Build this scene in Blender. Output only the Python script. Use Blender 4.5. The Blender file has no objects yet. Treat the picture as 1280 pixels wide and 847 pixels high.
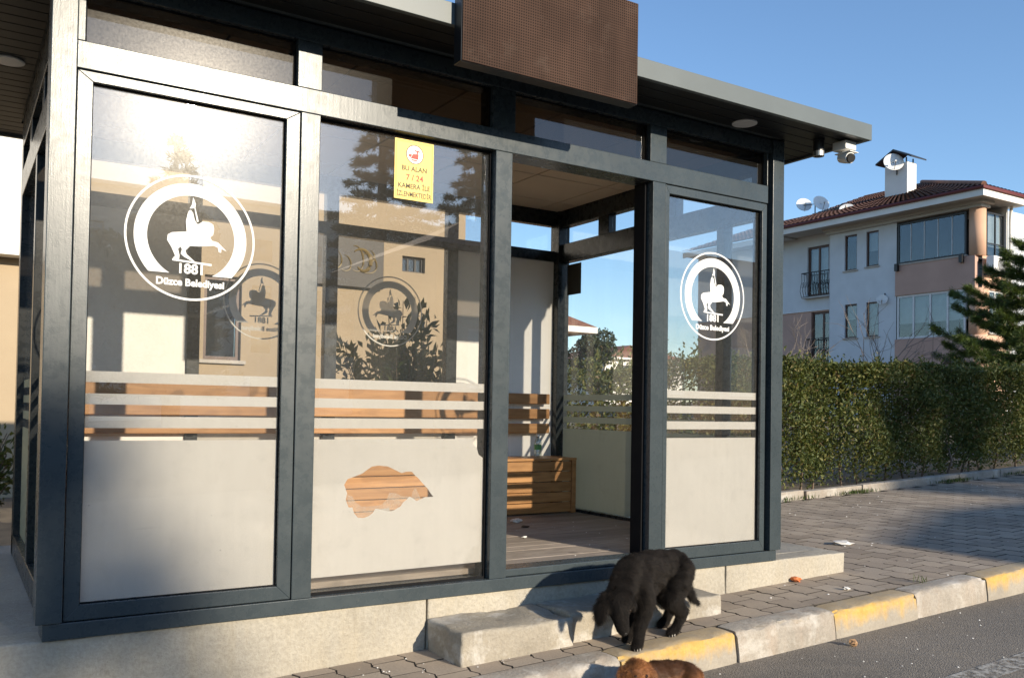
import bpy, bmesh, math, random
import numpy as np
from mathutils import Vector, Matrix

sc = bpy.context.scene
col = sc.collection
R = math.radians

# ------------------------------------------------------------------ camera
FPX, PPY = 1112.8155, 486.2793
yaw, pitch, roll = 0.5622, 0.0224, 0.0162
fw = Vector((math.sin(yaw)*math.cos(pitch), math.cos(yaw)*math.cos(pitch), math.sin(pitch)))
rt = Vector((math.cos(yaw), -math.sin(yaw), 0)); up = rt.cross(fw)
cr, sr = math.cos(roll), math.sin(roll)
rt2 = rt*cr + up*sr; up2 = -rt*sr + up*cr
CAM = Vector((0.2402, -3.8035, 0.8029))
cd = bpy.data.cameras.new('camera'); cam = bpy.data.objects.new('camera', cd); col.objects.link(cam)
cd.sensor_width = 36.0; cd.sensor_fit = 'HORIZONTAL'; cd.lens = 36.0*FPX/1280.0
cd.shift_y = (PPY-423.5)/1280.0
cd.clip_start = 0.05; cd.clip_end = 3000
m = Matrix.Identity(4)
for i in range(3):
    m[i][0] = rt2[i]; m[i][1] = up2[i]; m[i][2] = -fw[i]; m[i][3] = CAM[i]
cam.matrix_world = m
sc.camera = cam

# ------------------------------------------------------------------ world, sun, exposure
SUN_AZ, SUN_EL = R(12.0), R(17.4)
sunv = Vector((math.sin(SUN_AZ)*math.cos(SUN_EL), -math.cos(SUN_AZ)*math.cos(SUN_EL), math.sin(SUN_EL)))
w = bpy.data.worlds.new('World'); sc.world = w; w.use_nodes = True
wn = w.node_tree.nodes; wl = w.node_tree.links
bg = wn.get('Background') or wn.new('ShaderNodeBackground')
sky = wn.new('ShaderNodeTexSky'); sky.sky_type = 'NISHITA'; sky.sun_disc = False
sky.sun_elevation = SUN_EL; sky.sun_rotation = R(168.0)
sky.altitude = 150; sky.air_density = 1.0; sky.dust_density = 0.3; sky.ozone_density = 3.6
wl.new(sky.outputs[0], bg.inputs[0]); bg.inputs[1].default_value = 0.128
out = wn.get('World Output') or wn.new('ShaderNodeOutputWorld')
wl.new(bg.outputs[0], out.inputs[0])
sd = bpy.data.lights.new('sun', 'SUN'); sd.energy = 4.1; sd.angle = R(0.55); sd.color = (1.0, 0.88, 0.70)
so = bpy.data.objects.new('sun', sd); col.objects.link(so)
so.rotation_euler = (-sunv).to_track_quat('-Z', 'Y').to_euler(); so.location = (8, -30, 14)
sc.view_settings.view_transform = 'Standard'; sc.view_settings.look = 'None'
sc.view_settings.gamma = 1.0; sc.view_settings.use_curve_mapping = False
sc.view_settings.exposure = 0.80
sc.render.engine = 'CYCLES'
sc.cycles.transparent_max_bounces = 32
sc.cycles.max_bounces = 10; sc.cycles.diffuse_bounces = 4; sc.cycles.glossy_bounces = 5
sc.cycles.transmission_bounces = 6
sc.cycles.caustics_reflective = False; sc.cycles.caustics_refractive = False
sc.cycles.sample_clamp_indirect = 6.0
sc.cycles.use_denoising = True

rng = np.random.default_rng(7); random.seed(7)
GA, GB = -0.4143, 0.0365                      # the street climbs gently to the right
def gz(x): return GA + GB*max(-60.0, min(60.0, x))
GROT = -math.atan(GB)

# ------------------------------------------------------------------ mesh helpers
ORG = {}
def link(o, parent=None):
    col.objects.link(o)
    if parent is not None:
        o.parent = parent
        o.location = Vector(o.location) - ORG.get(parent.name, Vector((0,0,0)))
    return o
def thing(name, label, cat, loc=(0,0,0), group=None):
    o = bpy.data.objects.new(name, None); o.empty_display_size = 0.2
    o.location = loc; col.objects.link(o); ORG[o.name] = Vector(loc)
    o['label'] = label; o['category'] = cat
    if group: o['group'] = group
    return o
def tag(o, label, cat, group=None):
    o['label'] = label; o['category'] = cat
    if group: o['group'] = group
    return o
def struct(o): o['kind'] = 'structure'; return o
def stuff(o): o['kind'] = 'stuff'; return o

class MB:
    def __init__(s): s.v = []; s.f = []
    def add(s, vs, fs):
        b = len(s.v); s.v += [tuple(p) for p in vs]; s.f += [tuple(i+b for i in q) for q in fs]; return s
    def box(s, x0, x1, y0, y1, z0, z1):
        return s.add([(x0,y0,z0),(x1,y0,z0),(x1,y1,z0),(x0,y1,z0),(x0,y0,z1),(x1,y0,z1),(x1,y1,z1),(x0,y1,z1)],
                     [(0,3,2,1),(4,5,6,7),(0,1,5,4),(1,2,6,5),(2,3,7,6),(3,0,4,7)])
    def prism(s, poly, axis, a0, a1):
        n = len(poly)
        def P(p, a):
            if axis == 'y': return (p[0], a, p[1])
            if axis == 'x': return (a, p[0], p[1])
            return (p[0], p[1], a)
        vs = [P(p, a0) for p in poly] + [P(p, a1) for p in poly]
        fs = [tuple(range(n)), tuple(range(2*n-1, n-1, -1))]
        fs += [(i, i+n, (i+1) % n+n, (i+1) % n) for i in range(n)]
        return s.add(vs, fs)
    def tube(s, pts, rad, n=8, cap=True):
        pts = [Vector(p) for p in pts]; rad = rad if isinstance(rad, (list, tuple)) else [rad]*len(pts)
        vs = []; fs = []; ref = Vector((0,0,1))
        for i, p in enumerate(pts):
            d = (pts[min(i+1, len(pts)-1)]-pts[max(i-1, 0)])
            d = d.normalized() if d.length > 1e-9 else Vector((0,0,1))
            a = d.cross(ref if abs(d.dot(ref)) < .95 else Vector((1,0,0))).normalized(); b = d.cross(a)
            for k in range(n):
                t = 2*math.pi*k/n; vs.append(p+(a*math.cos(t)+b*math.sin(t))*rad[i])
        for i in range(len(pts)-1):
            for k in range(n):
                fs.append((i*n+k, i*n+(k+1) % n, (i+1)*n+(k+1) % n, (i+1)*n+k))
        if cap:
            fs.append(tuple(range(n-1, -1, -1))); fs.append(tuple(range((len(pts)-1)*n, len(pts)*n)))
        return s.add(vs, fs)
    def lathe(s, prof, c, n=20):            # prof: list of (r,z)
        vs = []; fs = []
        for r_, z in prof:
            for k in range(n):
                t = 2*math.pi*k/n; vs.append((c[0]+r_*math.cos(t), c[1]+r_*math.sin(t), c[2]+z))
        for i in range(len(prof)-1):
            for k in range(n): fs.append((i*n+k, i*n+(k+1) % n, (i+1)*n+(k+1) % n, (i+1)*n+k))
        fs.append(tuple(range(n-1, -1, -1))); fs.append(tuple(range((len(prof)-1)*n, len(prof)*n)))
        return s.add(vs, fs)
    def mesh(s, name, mat=None, smooth=False):
        me = bpy.data.meshes.new(name); me.from_pydata(s.v, [], s.f)
        bm = bmesh.new(); bm.from_mesh(me); bmesh.ops.recalc_face_normals(bm, faces=bm.faces); bm.to_mesh(me); bm.free()
        if mat is not None: me.materials.append(mat)
        if smooth: me.shade_smooth()
        me.update(); return me
    def build(s, name, mat, parent=None, bevel=0, smooth=False, seg=2):
        o = bpy.data.objects.new(name, s.mesh(name, mat, smooth)); link(o, parent)
        if bevel:
            b = o.modifiers.new('bevel', 'BEVEL'); b.width = bevel; b.segments = seg; b.limit_method = 'ANGLE'; b.angle_limit = R(40)
        return o
def box(name, mat, parent, x0, x1, y0, y1, z0, z1, bevel=0, seg=2):
    return MB().box(x0, x1, y0, y1, z0, z1).build(name, mat, parent, bevel, seg=seg)
def np_mesh(name, V, F, mat, parent=None, smooth=False):
    me = bpy.data.meshes.new(name); V = np.asarray(V, np.float32); F = np.asarray(F, np.int32)
    k = F.shape[1]
    me.vertices.add(len(V)); me.vertices.foreach_set('co', V.ravel())
    me.loops.add(F.size); me.loops.foreach_set('vertex_index', F.ravel())
    me.polygons.add(len(F)); me.polygons.foreach_set('loop_start', np.arange(0, F.size, k, dtype=np.int32))
    me.update(calc_edges=True); me.validate()
    if mat is not None: me.materials.append(mat)
    if smooth: me.shade_smooth()
    o = bpy.data.objects.new(name, me); link(o, parent); return o
def wall_holes(u0, u1, v0, v1, holes, depth):
    """flat wall in (u,v), w=0 outside, w=depth inside; returns verts (u,v,w), faces"""
    us = sorted({u0, u1, *[h[0] for h in holes], *[h[1] for h in holes]}); vs_ = sorted({v0, v1, *[h[2] for h in holes], *[h[3] for h in holes]})
    V = []; F = []
    def q(*p): b = len(V); V.extend(p); F.append((b, b+1, b+2, b+3))
    for i in range(len(us)-1):
        for j in range(len(vs_)-1):
            cu = (us[i]+us[i+1])/2; cv = (vs_[j]+vs_[j+1])/2
            if any(h[0] < cu < h[1] and h[2] < cv < h[3] for h in holes): continue
            q((us[i], vs_[j], 0), (us[i+1], vs_[j], 0), (us[i+1], vs_[j+1], 0), (us[i], vs_[j+1], 0))
    for a, b, c, d in holes:
        q((a, c, 0), (a, d, 0), (a, d, depth), (a, c, depth)); q((b, c, 0), (b, c, depth), (b, d, depth), (b, d, 0))
        q((a, c, 0), (a, c, depth), (b, c, depth), (b, c, 0)); q((a, d, 0), (b, d, 0), (b, d, depth), (a, d, depth))
    return V, F
def text_obj(body, size, x, z, y, mat, parent, name='lettering', flip=False, extrude=0.0004, squash=1.0, align='CENTER', bold=0.0):
    cu = bpy.data.curves.new('t', 'FONT'); cu.body = body; cu.size = size; cu.align_x = align; cu.align_y = 'CENTER'
    cu.extrude = extrude; cu.offset = bold; cu.resolution_u = 3
    t = bpy.data.objects.new('t', cu); col.objects.link(t)
    dg = bpy.context.evaluated_depsgraph_get(); me = bpy.data.meshes.new_from_object(t.evaluated_get(dg))
    bpy.data.objects.remove(t); bpy.data.curves.remove(cu)
    s_ = -1 if flip else 1
    for v in me.vertices:
        a, b, c = v.co; v.co = (x+s_*a*squash, y-c, z+b)
    me.name = name; me.materials.clear(); me.materials.append(mat)
    o = bpy.data.objects.new(name, me); return link(o, parent)

# ------------------------------------------------------------------ materials
class NT:
    def __init__(s, name):
        s.m = bpy.data.materials.new(name); s.m.use_nodes = True; s.t = s.m.node_tree
        s.t.nodes.clear(); s.o = s.t.nodes.new('ShaderNodeOutputMaterial')
    def n(s, typ, ins=None, **kw):
        nd = s.t.nodes.new('ShaderNode'+typ)
        for k, v in kw.items(): setattr(nd, k, v)
        for k, v in (ins or {}).items(): s.set(nd, k, v)
        return nd
    def set(s, nd, k, v):
        i = nd.inputs[k]
        if isinstance(v, bpy.types.NodeSocket): s.t.links.new(v, i)
        elif isinstance(v, bpy.types.Node): s.t.links.new(v.outputs[0], i)
        else:
            if i.type == 'RGBA' and not isinstance(v, (int, float)) and len(v) == 3: v = (*v, 1)
            i.default_value = v
    def coord(s, kind='Object'): return s.n('TexCoord').outputs[kind]
    def pos(s): return s.n('NewGeometry').outputs['Position']
    def map(s, vec, scale=(1,1,1), rot=(0,0,0)): return s.n('Mapping', {'Vector': vec, 'Scale': scale, 'Rotation': rot}).outputs[0]
    def noise(s, vec, scale, detail=4, rough=.55, dist=0): return s.n('TexNoise', {'Vector': vec, 'Scale': scale, 'Detail': detail, 'Roughness': rough, 'Distortion': dist}).outputs[0]
    def ramp(s, fac, stops, interp='LINEAR'):
        r = s.n('ValToRGB', {'Fac': fac}); r.color_ramp.interpolation = interp; e = r.color_ramp.elements
        while len(e) < len(stops): e.new(0.5)
        for el, (p, c) in zip(e, stops):
            el.position = p; el.color = (c, c, c, 1) if isinstance(c, (int, float)) else (*c, 1)
        return r.outputs[0]
    def mix(s, fac, a, b, mode='MIX'):
        x = s.n('MixRGB', blend_type=mode); s.set(x, 0, fac); s.set(x, 1, a); s.set(x, 2, b); return x.outputs[0]
    def math(s, op, a, b=0.0, clamp=False):
        x = s.n('Math', operation=op, use_clamp=clamp); s.set(x, 0, a); s.set(x, 1, b); return x.outputs[0]
    def bump(s, h, strength=.3, dist=.01): return s.n('Bump', {'Height': h, 'Strength': strength, 'Distance': dist}).outputs[0]
    def bsdf(s, **k):
        p = s.n('BsdfPrincipled')
        for a, b in k.items(): s.set(p, a.replace('_', ' '), b)
        return p
    def out(s, sh): s.t.links.new(sh.outputs[0] if isinstance(sh, bpy.types.Node) else sh, s.o.inputs[0]); return s.m
    def schlick(s, f0=.04):
        fc = s.n('LayerWeight', {'Blend': .5}).outputs['Facing']
        return s.math('ADD', s.math('MULTIPLY', s.math('POWER', fc, 5.0), 1-f0), f0, True)
    def rand(s): return s.n('ObjectInfo').outputs['Random']
    def island(s): return s.n('NewGeometry').outputs['Random Per Island']
    def mixsh(s, fac, a, b):
        x = s.n('MixShader'); s.set(x, 0, fac); s.t.links.new(a.outputs[0], x.inputs[1]); s.t.links.new(b.outputs[0], x.inputs[2]); return x

def plain(name, c, rough=.6, var=.12, scale=6, metal=0.0, bump=0.0, bscale=80, spec=.5):
    t = NT(name); p = t.pos()
    nz = t.noise(p, scale, 5)
    a = tuple(x*(1-var) for x in c); b = tuple(min(1, x*(1+var)) for x in c)
    base = t.ramp(nz, [(.3, a), (.7, b)])
    k = dict(Base_Color=base, Roughness=rough, Metallic=metal, Specular_IOR_Level=spec)
    if bump: k['Normal'] = t.bump(t.noise(p, bscale, 3), bump, .004)
    return t.out(t.bsdf(**k))

def make_paint(name='anthracite_paint', k=1.0):
    t = NT(name); p = t.pos(); K = lambda c: tuple(x*k for x in c)
    brush = t.noise(t.map(p, (110, 110, 6)), 1.0, 3); peel = t.noise(p, 240, 2); big = t.noise(p, 3.0, 5)
    col_ = t.ramp(big, [(.3, K((.036, .047, .053))), (.7, K((.048, .061, .067)))])
    dust = t.ramp(t.noise(p, 70, 8, .75), [(.58, 0), (.78, .35)])
    chip = t.ramp(t.noise(p, 55, 3, .5), [(.80, 0), (.82, .55)])
    col_ = t.mix(dust, col_, K((.13, .13, .12))); col_ = t.mix(chip, col_, K((.40, .40, .38)))
    h = t.math('ADD', t.math('MULTIPLY', brush, .8), peel)
    rg = t.ramp(t.noise(p, 20, 6, .7), [(.3, .22), (.75, .36)])
    return t.out(t.bsdf(Base_Color=col_, Roughness=rg, Specular_IOR_Level=.38, Normal=t.bump(h, .15, .0015)))
PAINT = make_paint(); PAINT_SHADED = make_paint('shaded_anthracite_paint', .45)  # second is the same paint darkened, painting in shade on side and rear frames

def make_glass(name, dust=.05, haze=.05, rough=.22, tint=(.972, .968, .958), f0=.11):
    t = NT(name); p = t.pos()
    fres = t.schlick(f0)
    tr = t.n('BsdfTransparent', {'Color': tint}); gl = t.n('BsdfGlossy', {'Color': (1, 1, 1), 'Roughness': 0.0})
    a = t.mixsh(fres, tr, gl)
    smear = t.noise(t.map(p, (6, 6, 1.2)), 1.0, 6, .65); grain = t.noise(p, 160, 3, .7); spots = t.noise(p, 60, 2, .5)
    d = t.math('MULTIPLY', t.ramp(smear, [(.25, .45), (.75, 1.3)]), dust)
    d = t.math('ADD', d, t.math('MULTIPLY', t.ramp(grain, [(.55, 0), (.8, 1)]), dust*.9))
    d = t.math('ADD', d, t.ramp(spots, [(.77, 0), (.80, .25)]), True)
    dif = t.n('BsdfDiffuse', {'Color': (.62, .60, .55)}); tl = t.n('BsdfTranslucent', {'Color': (.6, .6, .57)})
    dd = t.mixsh(.35, dif, tl)
    b = t.mixsh(d, a, dd)
    rg = t.n('BsdfGlossy', {'Color': (1, .98, .94), 'Roughness': rough})
    hz = t.math('MULTIPLY', t.ramp(t.noise(p, 90, 4, .7), [(.3, .55), (.7, 1.25)]), haze)
    return t.out(t.mixsh(hz, b, rg))
GLASS = make_glass('dusty_shelter_glass', .022, .0030, .20)
GLASS_CLEAN = make_glass('rear_shelter_glass', .012, .002, .3, f0=.03)
GLASS_SIDE = make_glass('side_shelter_glass', .035, .002, .3, f0=.04)
GLASS_DARK = make_glass('tinted_transom_glass', .012, .004, .22, (.42, .39, .36), f0=.06)

def make_film(name, c, trans):
    t = NT(name); p = t.pos()
    nz = t.noise(p, 5, 6, .6); streak = t.noise(t.map(p, (40, 40, 3)), 1, 4)
    base = t.mix(.5, t.ramp(nz, [(.3, tuple(x*.9 for x in c)), (.7, c)]), t.ramp(streak, [(.3, tuple(x*.95 for x in c)), (.7, tuple(min(1, x*1.02) for x in c))]))
    grime = t.ramp(t.noise(p, 11, 8, .72), [(.54, 0), (.72, .28)]); base = t.mix(grime, base, tuple(x*.62 for x in c))
    sp = t.ramp(t.noise(p, 85, 2, .5), [(.74, 0), (.77, .45)]); base = t.mix(sp, base, tuple(x*.45 for x in c))
    scr = t.noise(t.map(p, (3, 3, 60), (0, .6, 0)), 1.0, 3, .5, 1.2); base = t.mix(t.ramp(scr, [(.71, 0), (.73, .35)]), base, tuple(x*.72 for x in c))
    d = t.n('BsdfDiffuse', {'Color': base, 'Normal': t.bump(t.noise(p, 7, 3), .25, .01)}); tl = t.n('BsdfTranslucent', {'Color': base})
    return t.out(t.mixsh(trans, d, tl))
FILM = make_film('frosted_window_film', (.87, .85, .80), .32)
FILM_SHADED = make_film('shaded_window_film', (.40, .40, .29), .45)  # side-pane copy of the film, shade put into its darker olive colour
DECAL = make_film('white_vinyl', (.82, .82, .80), .12)

def make_wood(name, c1, c2, axis_scale=(2.2, 45, 45), rough=.5, spec=.35, gap=None):
    t = NT(name); oc = t.pos()
    off = t.n('VectorMath', {0: oc, 1: t.n('CombineXYZ', {0: t.math('MULTIPLY', t.rand(), 13.0), 1: t.math('MULTIPLY', t.rand(), 3.0), 2: 0.0}).outputs[0]}, operation='ADD').outputs[0]
    g = t.noise(t.map(off, axis_scale), 1.0, 6, .6, .6); kn = t.noise(off, 4.2, 2)
    ringn = t.noise(t.map(off, (3, 12, 12)), 1.0, 2, .5, 1.5)
    base = t.ramp(g, [(.25, c1), (.75, c2)])
    base = t.mix(t.ramp(ringn, [(.45, 0), (.62, .35)]), base, tuple(x*.62 for x in c1))
    base = t.mix(t.ramp(kn, [(.68, 0), (.73, .6)]), base, tuple(x*.4 for x in c1))
    base = t.mix(1.0, base, t.ramp(t.rand(), [(0, .78), (1, 1.12)]), 'MULTIPLY')
    return t.out(t.bsdf(Base_Color=base, Roughness=rough, Specular_IOR_Level=spec, Normal=t.bump(g, .25, .002)))
WOOD = make_wood('varnished_pine', (.33, .155, .055), (.50, .275, .115), rough=.42)
FLOORWOOD = make_wood('worn_floor_board', (.25, .21, .17), (.40, .34, .285), rough=.7)

def make_concrete(name, c, stain=(.16, .14, .11), warm=(.42, .36, .26), sand=.5, bscale=60, pale=0.0):
    t = NT(name); p = t.pos()
    big = t.noise(p, 2.2, 6, .62); fine = t.noise(p, 55, 8, .7); vert = t.noise(t.map(p, (9, 9, 1.3)), 1, 5, .6)
    pit = t.ramp(t.n('TexVoronoi', {'Vector': p, 'Scale': 75}).outputs[0], [(.05, .0), (.16, 1)])
    base = t.ramp(big, [(.25, tuple(x*.78 for x in c)), (.5, c), (.75, tuple(min(1, x*1.15) for x in c))])
    base = t.mix(t.ramp(vert, [(.45, 0), (.75, sand)]), base, warm)
    base = t.mix(t.ramp(fine, [(.35, .34), (.60, 0)]), base, stain)
    base = t.mix(t.ramp(t.noise(t.map(p, (3, 3, 14)), 1.0, 7, .7), [(.55, 0), (.70, .45)]), base, tuple(x*.62 for x in c))
    base = t.mix(t.ramp(t.noise(p, 5.5, 7, .7), [(.58, 0), (.72, .4)]), base, stain)
    if pale: base = t.mix(t.ramp(t.noise(p, 4.5, 6, .65, .4), [(.52, 0), (.66, pale)]), base, (.60, .575, .53))
    h = t.math('ADD', fine, t.math('MULTIPLY', pit, .35))
    return t.out(t.bsdf(Base_Color=base, Roughness=.9, Specular_IOR_Level=.25, Normal=t.bump(h, .8, .009)))
CONC = make_concrete('plinth_concrete', (.42, .385, .32))
STEPC = make_concrete('step_concrete', (.34, .305, .25), sand=.35, pale=.7)
KERBC = make_concrete('kerb_concrete', (.36, .325, .28), warm=(.38, .27, .19), sand=.4, pale=.5)
SLABC = make_concrete('plinth_top_concrete', (.37, .35, .31), sand=.2)

def make_kerb_yellow():
    t = NT('worn_yellow_kerb_paint'); p = t.pos(); oc = t.coord('Object')
    fine = t.noise(p, 60, 8, .7); big = t.noise(p, 5, 7, .7); vert = t.noise(t.map(p, (14, 14, 2.5)), 1, 6, .7)
    conc = t.ramp(t.noise(p, 3, 6), [(.3, (.28, .25, .21)), (.7, (.38, .34, .28))])
    conc = t.mix(t.ramp(fine, [(.35, .3), (.62, 0)]), conc, (.15, .13, .10))
    z = t.n('SeparateXYZ', {0: oc}).outputs[2]
    # traffic has scrubbed the paint off the foot of the stone
    grad = t.n('MapRange', {'Value': z, 'From Min': -.13, 'From Max': -.03, 'To Min': -.22, 'To Max': .12}).outputs[0]
    mk = t.ramp(t.math('ADD', t.math('ADD', t.math('MULTIPLY', vert, .55), t.math('MULTIPLY', big, .5)), grad), [(.42, 0), (.68, 1)])
    top = t.n('SeparateXYZ', {0: t.n('NewGeometry').outputs['Normal']}).outputs[2]
    mk = t.math('MULTIPLY', mk, t.ramp(top, [(.75, 1), (.98, .35)]))
    yel = t.ramp(t.noise(p, 30, 6, .7), [(.3, (.47, .27, .04)), (.7, (.60, .38, .085))])
    base = t.mix(t.math('MULTIPLY', mk, .82), conc, yel)
    return t.out(t.bsdf(Base_Color=base, Roughness=.85, Specular_IOR_Level=.3, Normal=t.bump(fine, .5, .006)))
KERBY = make_kerb_yellow()

def make_asphalt():
    t = NT('asphalt'); p = t.pos()
    v = t.n('TexVoronoi', {'Vector': p, 'Scale': 130}); fine = t.noise(p, 210, 4, .7); big = t.noise(p, .9, 6)
    base = t.ramp(v.outputs['Color'], [(.2, (.105, .095, .082)), (.85, (.29, .258, .218))])
    base = t.mix(.55, base, t.ramp(big, [(.3, (.15, .134, .114)), (.7, (.25, .22, .186))]))
    base = t.mix(t.ramp(t.noise(p, 7, 6, .7), [(.5, 0), (.75, .5)]), base, (.28, .24, .19))
    return t.out(t.bsdf(Base_Color=base, Roughness=.88, Specular_IOR_Level=.35, Normal=t.bump(t.math('ADD', v.outputs[0], fine), .8, .006)))
ASPH = make_asphalt()
def make_paver():
    t = NT('grey_interlocking_paver'); p = t.pos()
    tint = t.ramp(t.math('FRACT', t.math('ADD', t.rand(), t.island())), [(0, (.30, .245, .19)), (.5, (.37, .305, .24)), (1, (.43, .36, .285))])
    fine = t.noise(p, 120, 6, .75); dirt = t.noise(p, 2.2, 6, .65)
    base = t.mix(t.ramp(fine, [(.35, .4), (.65, 0)]), tint, (.13, .112, .095))
    base = t.mix(t.ramp(dirt, [(.48, 0), (.72, .55)]), base, (.48, .385, .285))
    return t.out(t.bsdf(Base_Color=base, Roughness=.92, Specular_IOR_Level=.2, Normal=t.bump(fine, .6, .004)))
PAVER = make_paver()
SAND = plain('joint_sand', (.055, .046, .036), .95, .4, 30, bump=.5)
GROUND = plain('dry_earth', (.16, .13, .09), .95, .3, 3, bump=.5, bscale=20)

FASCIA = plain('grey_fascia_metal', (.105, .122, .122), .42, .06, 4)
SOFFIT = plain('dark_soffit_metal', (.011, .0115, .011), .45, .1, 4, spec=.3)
RIM = plain('black_gasket', (.010, .010, .011), .8, .1, 20, spec=.1)
WHITEP = NT('stained_white_panel')
_t = WHITEP; _p = _t.pos()
_b = _t.mix(_t.ramp(_t.noise(_p, 3, 7, .7), [(.5, 0), (.75, .35)]), (.84, .83, .79), (.62, .61, .56))
_b = _t.mix(_t.ramp(_t.noise(_t.map(_p, (14, 14, 3)), 1, 5, .7), [(.66, 0), (.72, .35)]), _b, (.35, .34, .32))
WHITEP = _t.out(_t.bsdf(Base_Color=_b, Roughness=.5))
CEIL = plain('ceiling_tile', (.55, .465, .355), .9, .06, 3)
WHITE = plain('white_plastic', (.74, .73, .70), .4, .06, 20)
BLACK = plain('black_plastic', (.012, .012, .013), .4, .1, 20)
METAL = plain('brushed_metal', (.42, .41, .39), .35, .1, 30, metal=.9)
LAMPG = plain('lamp_diffuser', (.55, .53, .48), .5, .05)
def make_led():
    t = NT('led_matrix'); oc = t.pos()
    x = t.n('SeparateXYZ', {0: oc})
    def cell(s_): 
        fr = t.math('FRACT', t.math('MULTIPLY', s_, 1/.0125)); return t.math('ABSOLUTE', t.math('SUBTRACT', fr, .5))
    cx, cz = cell(x.outputs[0]), cell(x.outputs[2])
    d = t.math('MAXIMUM', cx, cz); dot = t.ramp(d, [(.22, 1), (.30, 0)])
    nz = t.noise(oc, 3, 3); mod = t.ramp(t.noise(t.map(oc, (6, 6, 1)), 1, 3), [(.35, .85), (.65, 1.15)])
    base = t.mix(dot, t.ramp(nz, [(.3, (.048, .027, .019)), (.7, (.066, .038, .027))]), (.010, .007, .006))
    base = t.mix(1.0, base, mod, 'MULTIPLY')
    cell_ = t.n('VectorMath', {0: t.map(oc, (1/.164, 0.0, 1/.166))}, operation='FLOOR').outputs[0]
    wn_ = t.n('TexWhiteNoise', {'Vector': cell_}).outputs[0]; base = t.mix(1.0, base, t.ramp(wn_, [(0, .90), (1, 1.10)]), 'MULTIPLY')
    base = t.mix(t.ramp(t.noise(oc, 9, 7, .7), [(.55, 0), (.75, .22)]), base, (.13, .10, .08))
    return t.out(t.bsdf(Base_Color=base, Roughness=.6, Specular_IOR_Level=.06, Normal=t.bump(d, .4, .004)))
LED = make_led()
def make_leaf(name, stops, rough=.45, trans=.22):
    t = NT(name); c = t.ramp(t.island(), stops)
    p = t.bsdf(Base_Color=c, Roughness=rough, Specular_IOR_Level=.4); tl = t.n('BsdfTranslucent', {'Color': t.mix(.5, c, (.22, .25, .03))})
    return t.out(t.mixsh(trans, p, tl))
HEDGE = make_leaf('hedge_leaf', [(0, (.040, .058, .017)), (.35, (.070, .095, .026)), (.7, (.115, .132, .036)), (.92, (.17, .15, .045)), (1, (.12, .07, .03))], .62)
SHRUB = make_leaf('shrub_leaf', [(0, (.020, .036, .012)), (.6, (.045, .07, .02)), (1, (.08, .10, .03))], .35)
NEEDLE = make_leaf('pine_needle', [(0, (.030, .056, .014)), (.5, (.070, .112, .020)), (1, (.14, .185, .035))], .5, .15)
CEDAR = make_leaf('cedar_needle', [(0, (.022, .034, .018)), (.6, (.045, .06, .03)), (1, (.08, .095, .045))], .6, .1)
GRASSM = make_leaf('grass_blade', [(0, (.03, .06, .01)), (1, (.09, .13, .03))], .6)
BARK = plain('bark', (.13, .095, .07), .9, .35, 14, bump=.6, bscale=40)
TWIG = plain('bare_twig', (.22, .18, .15), .85, .25, 14)
def stucco(name, c): return plain(name, c, .88, .07, 1.3, bump=.25, bscale=60, spec=.2)
BLUEW = stucco('pale_blue_stucco', (.58, .61, .64)); PEACH = stucco('peach_stucco', (.47, .31, .25)); PEACHL = stucco('orange_stucco', (.58, .37, .26))
CREAMW = stucco('white_stucco', (.72, .70, .66)); BEIGE = stucco('beige_stucco', (.37, .29, .195)); SOFW = stucco('eave_board', (.46, .45, .43))
BROWNF = plain('brown_window_frame', (.075, .032, .020), .45, .15, 9)
WFRAME = plain('white_window_frame', (.62, .62, .62), .4, .05, 9)
SILLM = plain('stone_sill', (.42, .38, .33), .7, .1, 9)
IRON = plain('black_iron', (.010, .010, .011), .5, .1, 9)
CURT = plain('net_curtain', (.52, .52, .49), .9, .1, 3)
DARKROOM = plain('dark_room', (.03, .03, .032), .9, .2, 2)
def make_wing():
    t = NT('window_glass'); fres = t.schlick(.05)
    tr = t.n('BsdfTransparent', {'Color': (.78, .82, .84)}); gl = t.n('BsdfGlossy', {'Color': (1, 1, 1), 'Roughness': .02})
    return t.out(t.mixsh(t.math('ADD', fres, .02, True), tr, gl))
WING = make_wing()
def make_tile():
    t = NT('clay_roof_tile'); p = t.pos()
    c = t.ramp(t.noise(p, 9, 5, .7), [(.3, (.13, .058, .038)), (.55, (.22, .10, .062)), (.75, (.29, .165, .11))])
    return t.out(t.bsdf(Base_Color=c, Roughness=.85, Normal=t.bump(t.noise(p, 30, 3), .4, .01)))
TILE = make_tile()
GUTTER = plain('red_gutter', (.12, .022, .02), .45, .1, 6)
# ================================================================== setting: ground, road, kerb, pavement
def sheet(name, mat, x0, x1, y0, y1, off, nx=24, ny=12):
    V = []; F = []
    for j in range(ny+1):
        for i in range(nx+1):
            x = x0+(x1-x0)*i/nx; V.append((x, y0+(y1-y0)*j/ny, gz(x)+off))
    for j in range(ny):
        for i in range(nx): a = j*(nx+1)+i; F.append((a, a+1, a+nx+2, a+nx+1))
    return struct(np_mesh(name, V, F, mat))
sheet('ground', GROUND, -600, 900, -600, 900, -.33, 60, 20)
sheet('road', ASPH, -60, 60, -9.0, -.58, -.15)
sheet('far_pavement', SAND, -60, 60, -60, -9.0, -.154)
pavement = sheet('pavement', SAND, -8, 60, -.52, 2.74, -.0095, 34, 3)
bedding = sheet('planting_bed', GROUND, -30, 60, 2.72, 60, -.02, 30, 10)
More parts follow.
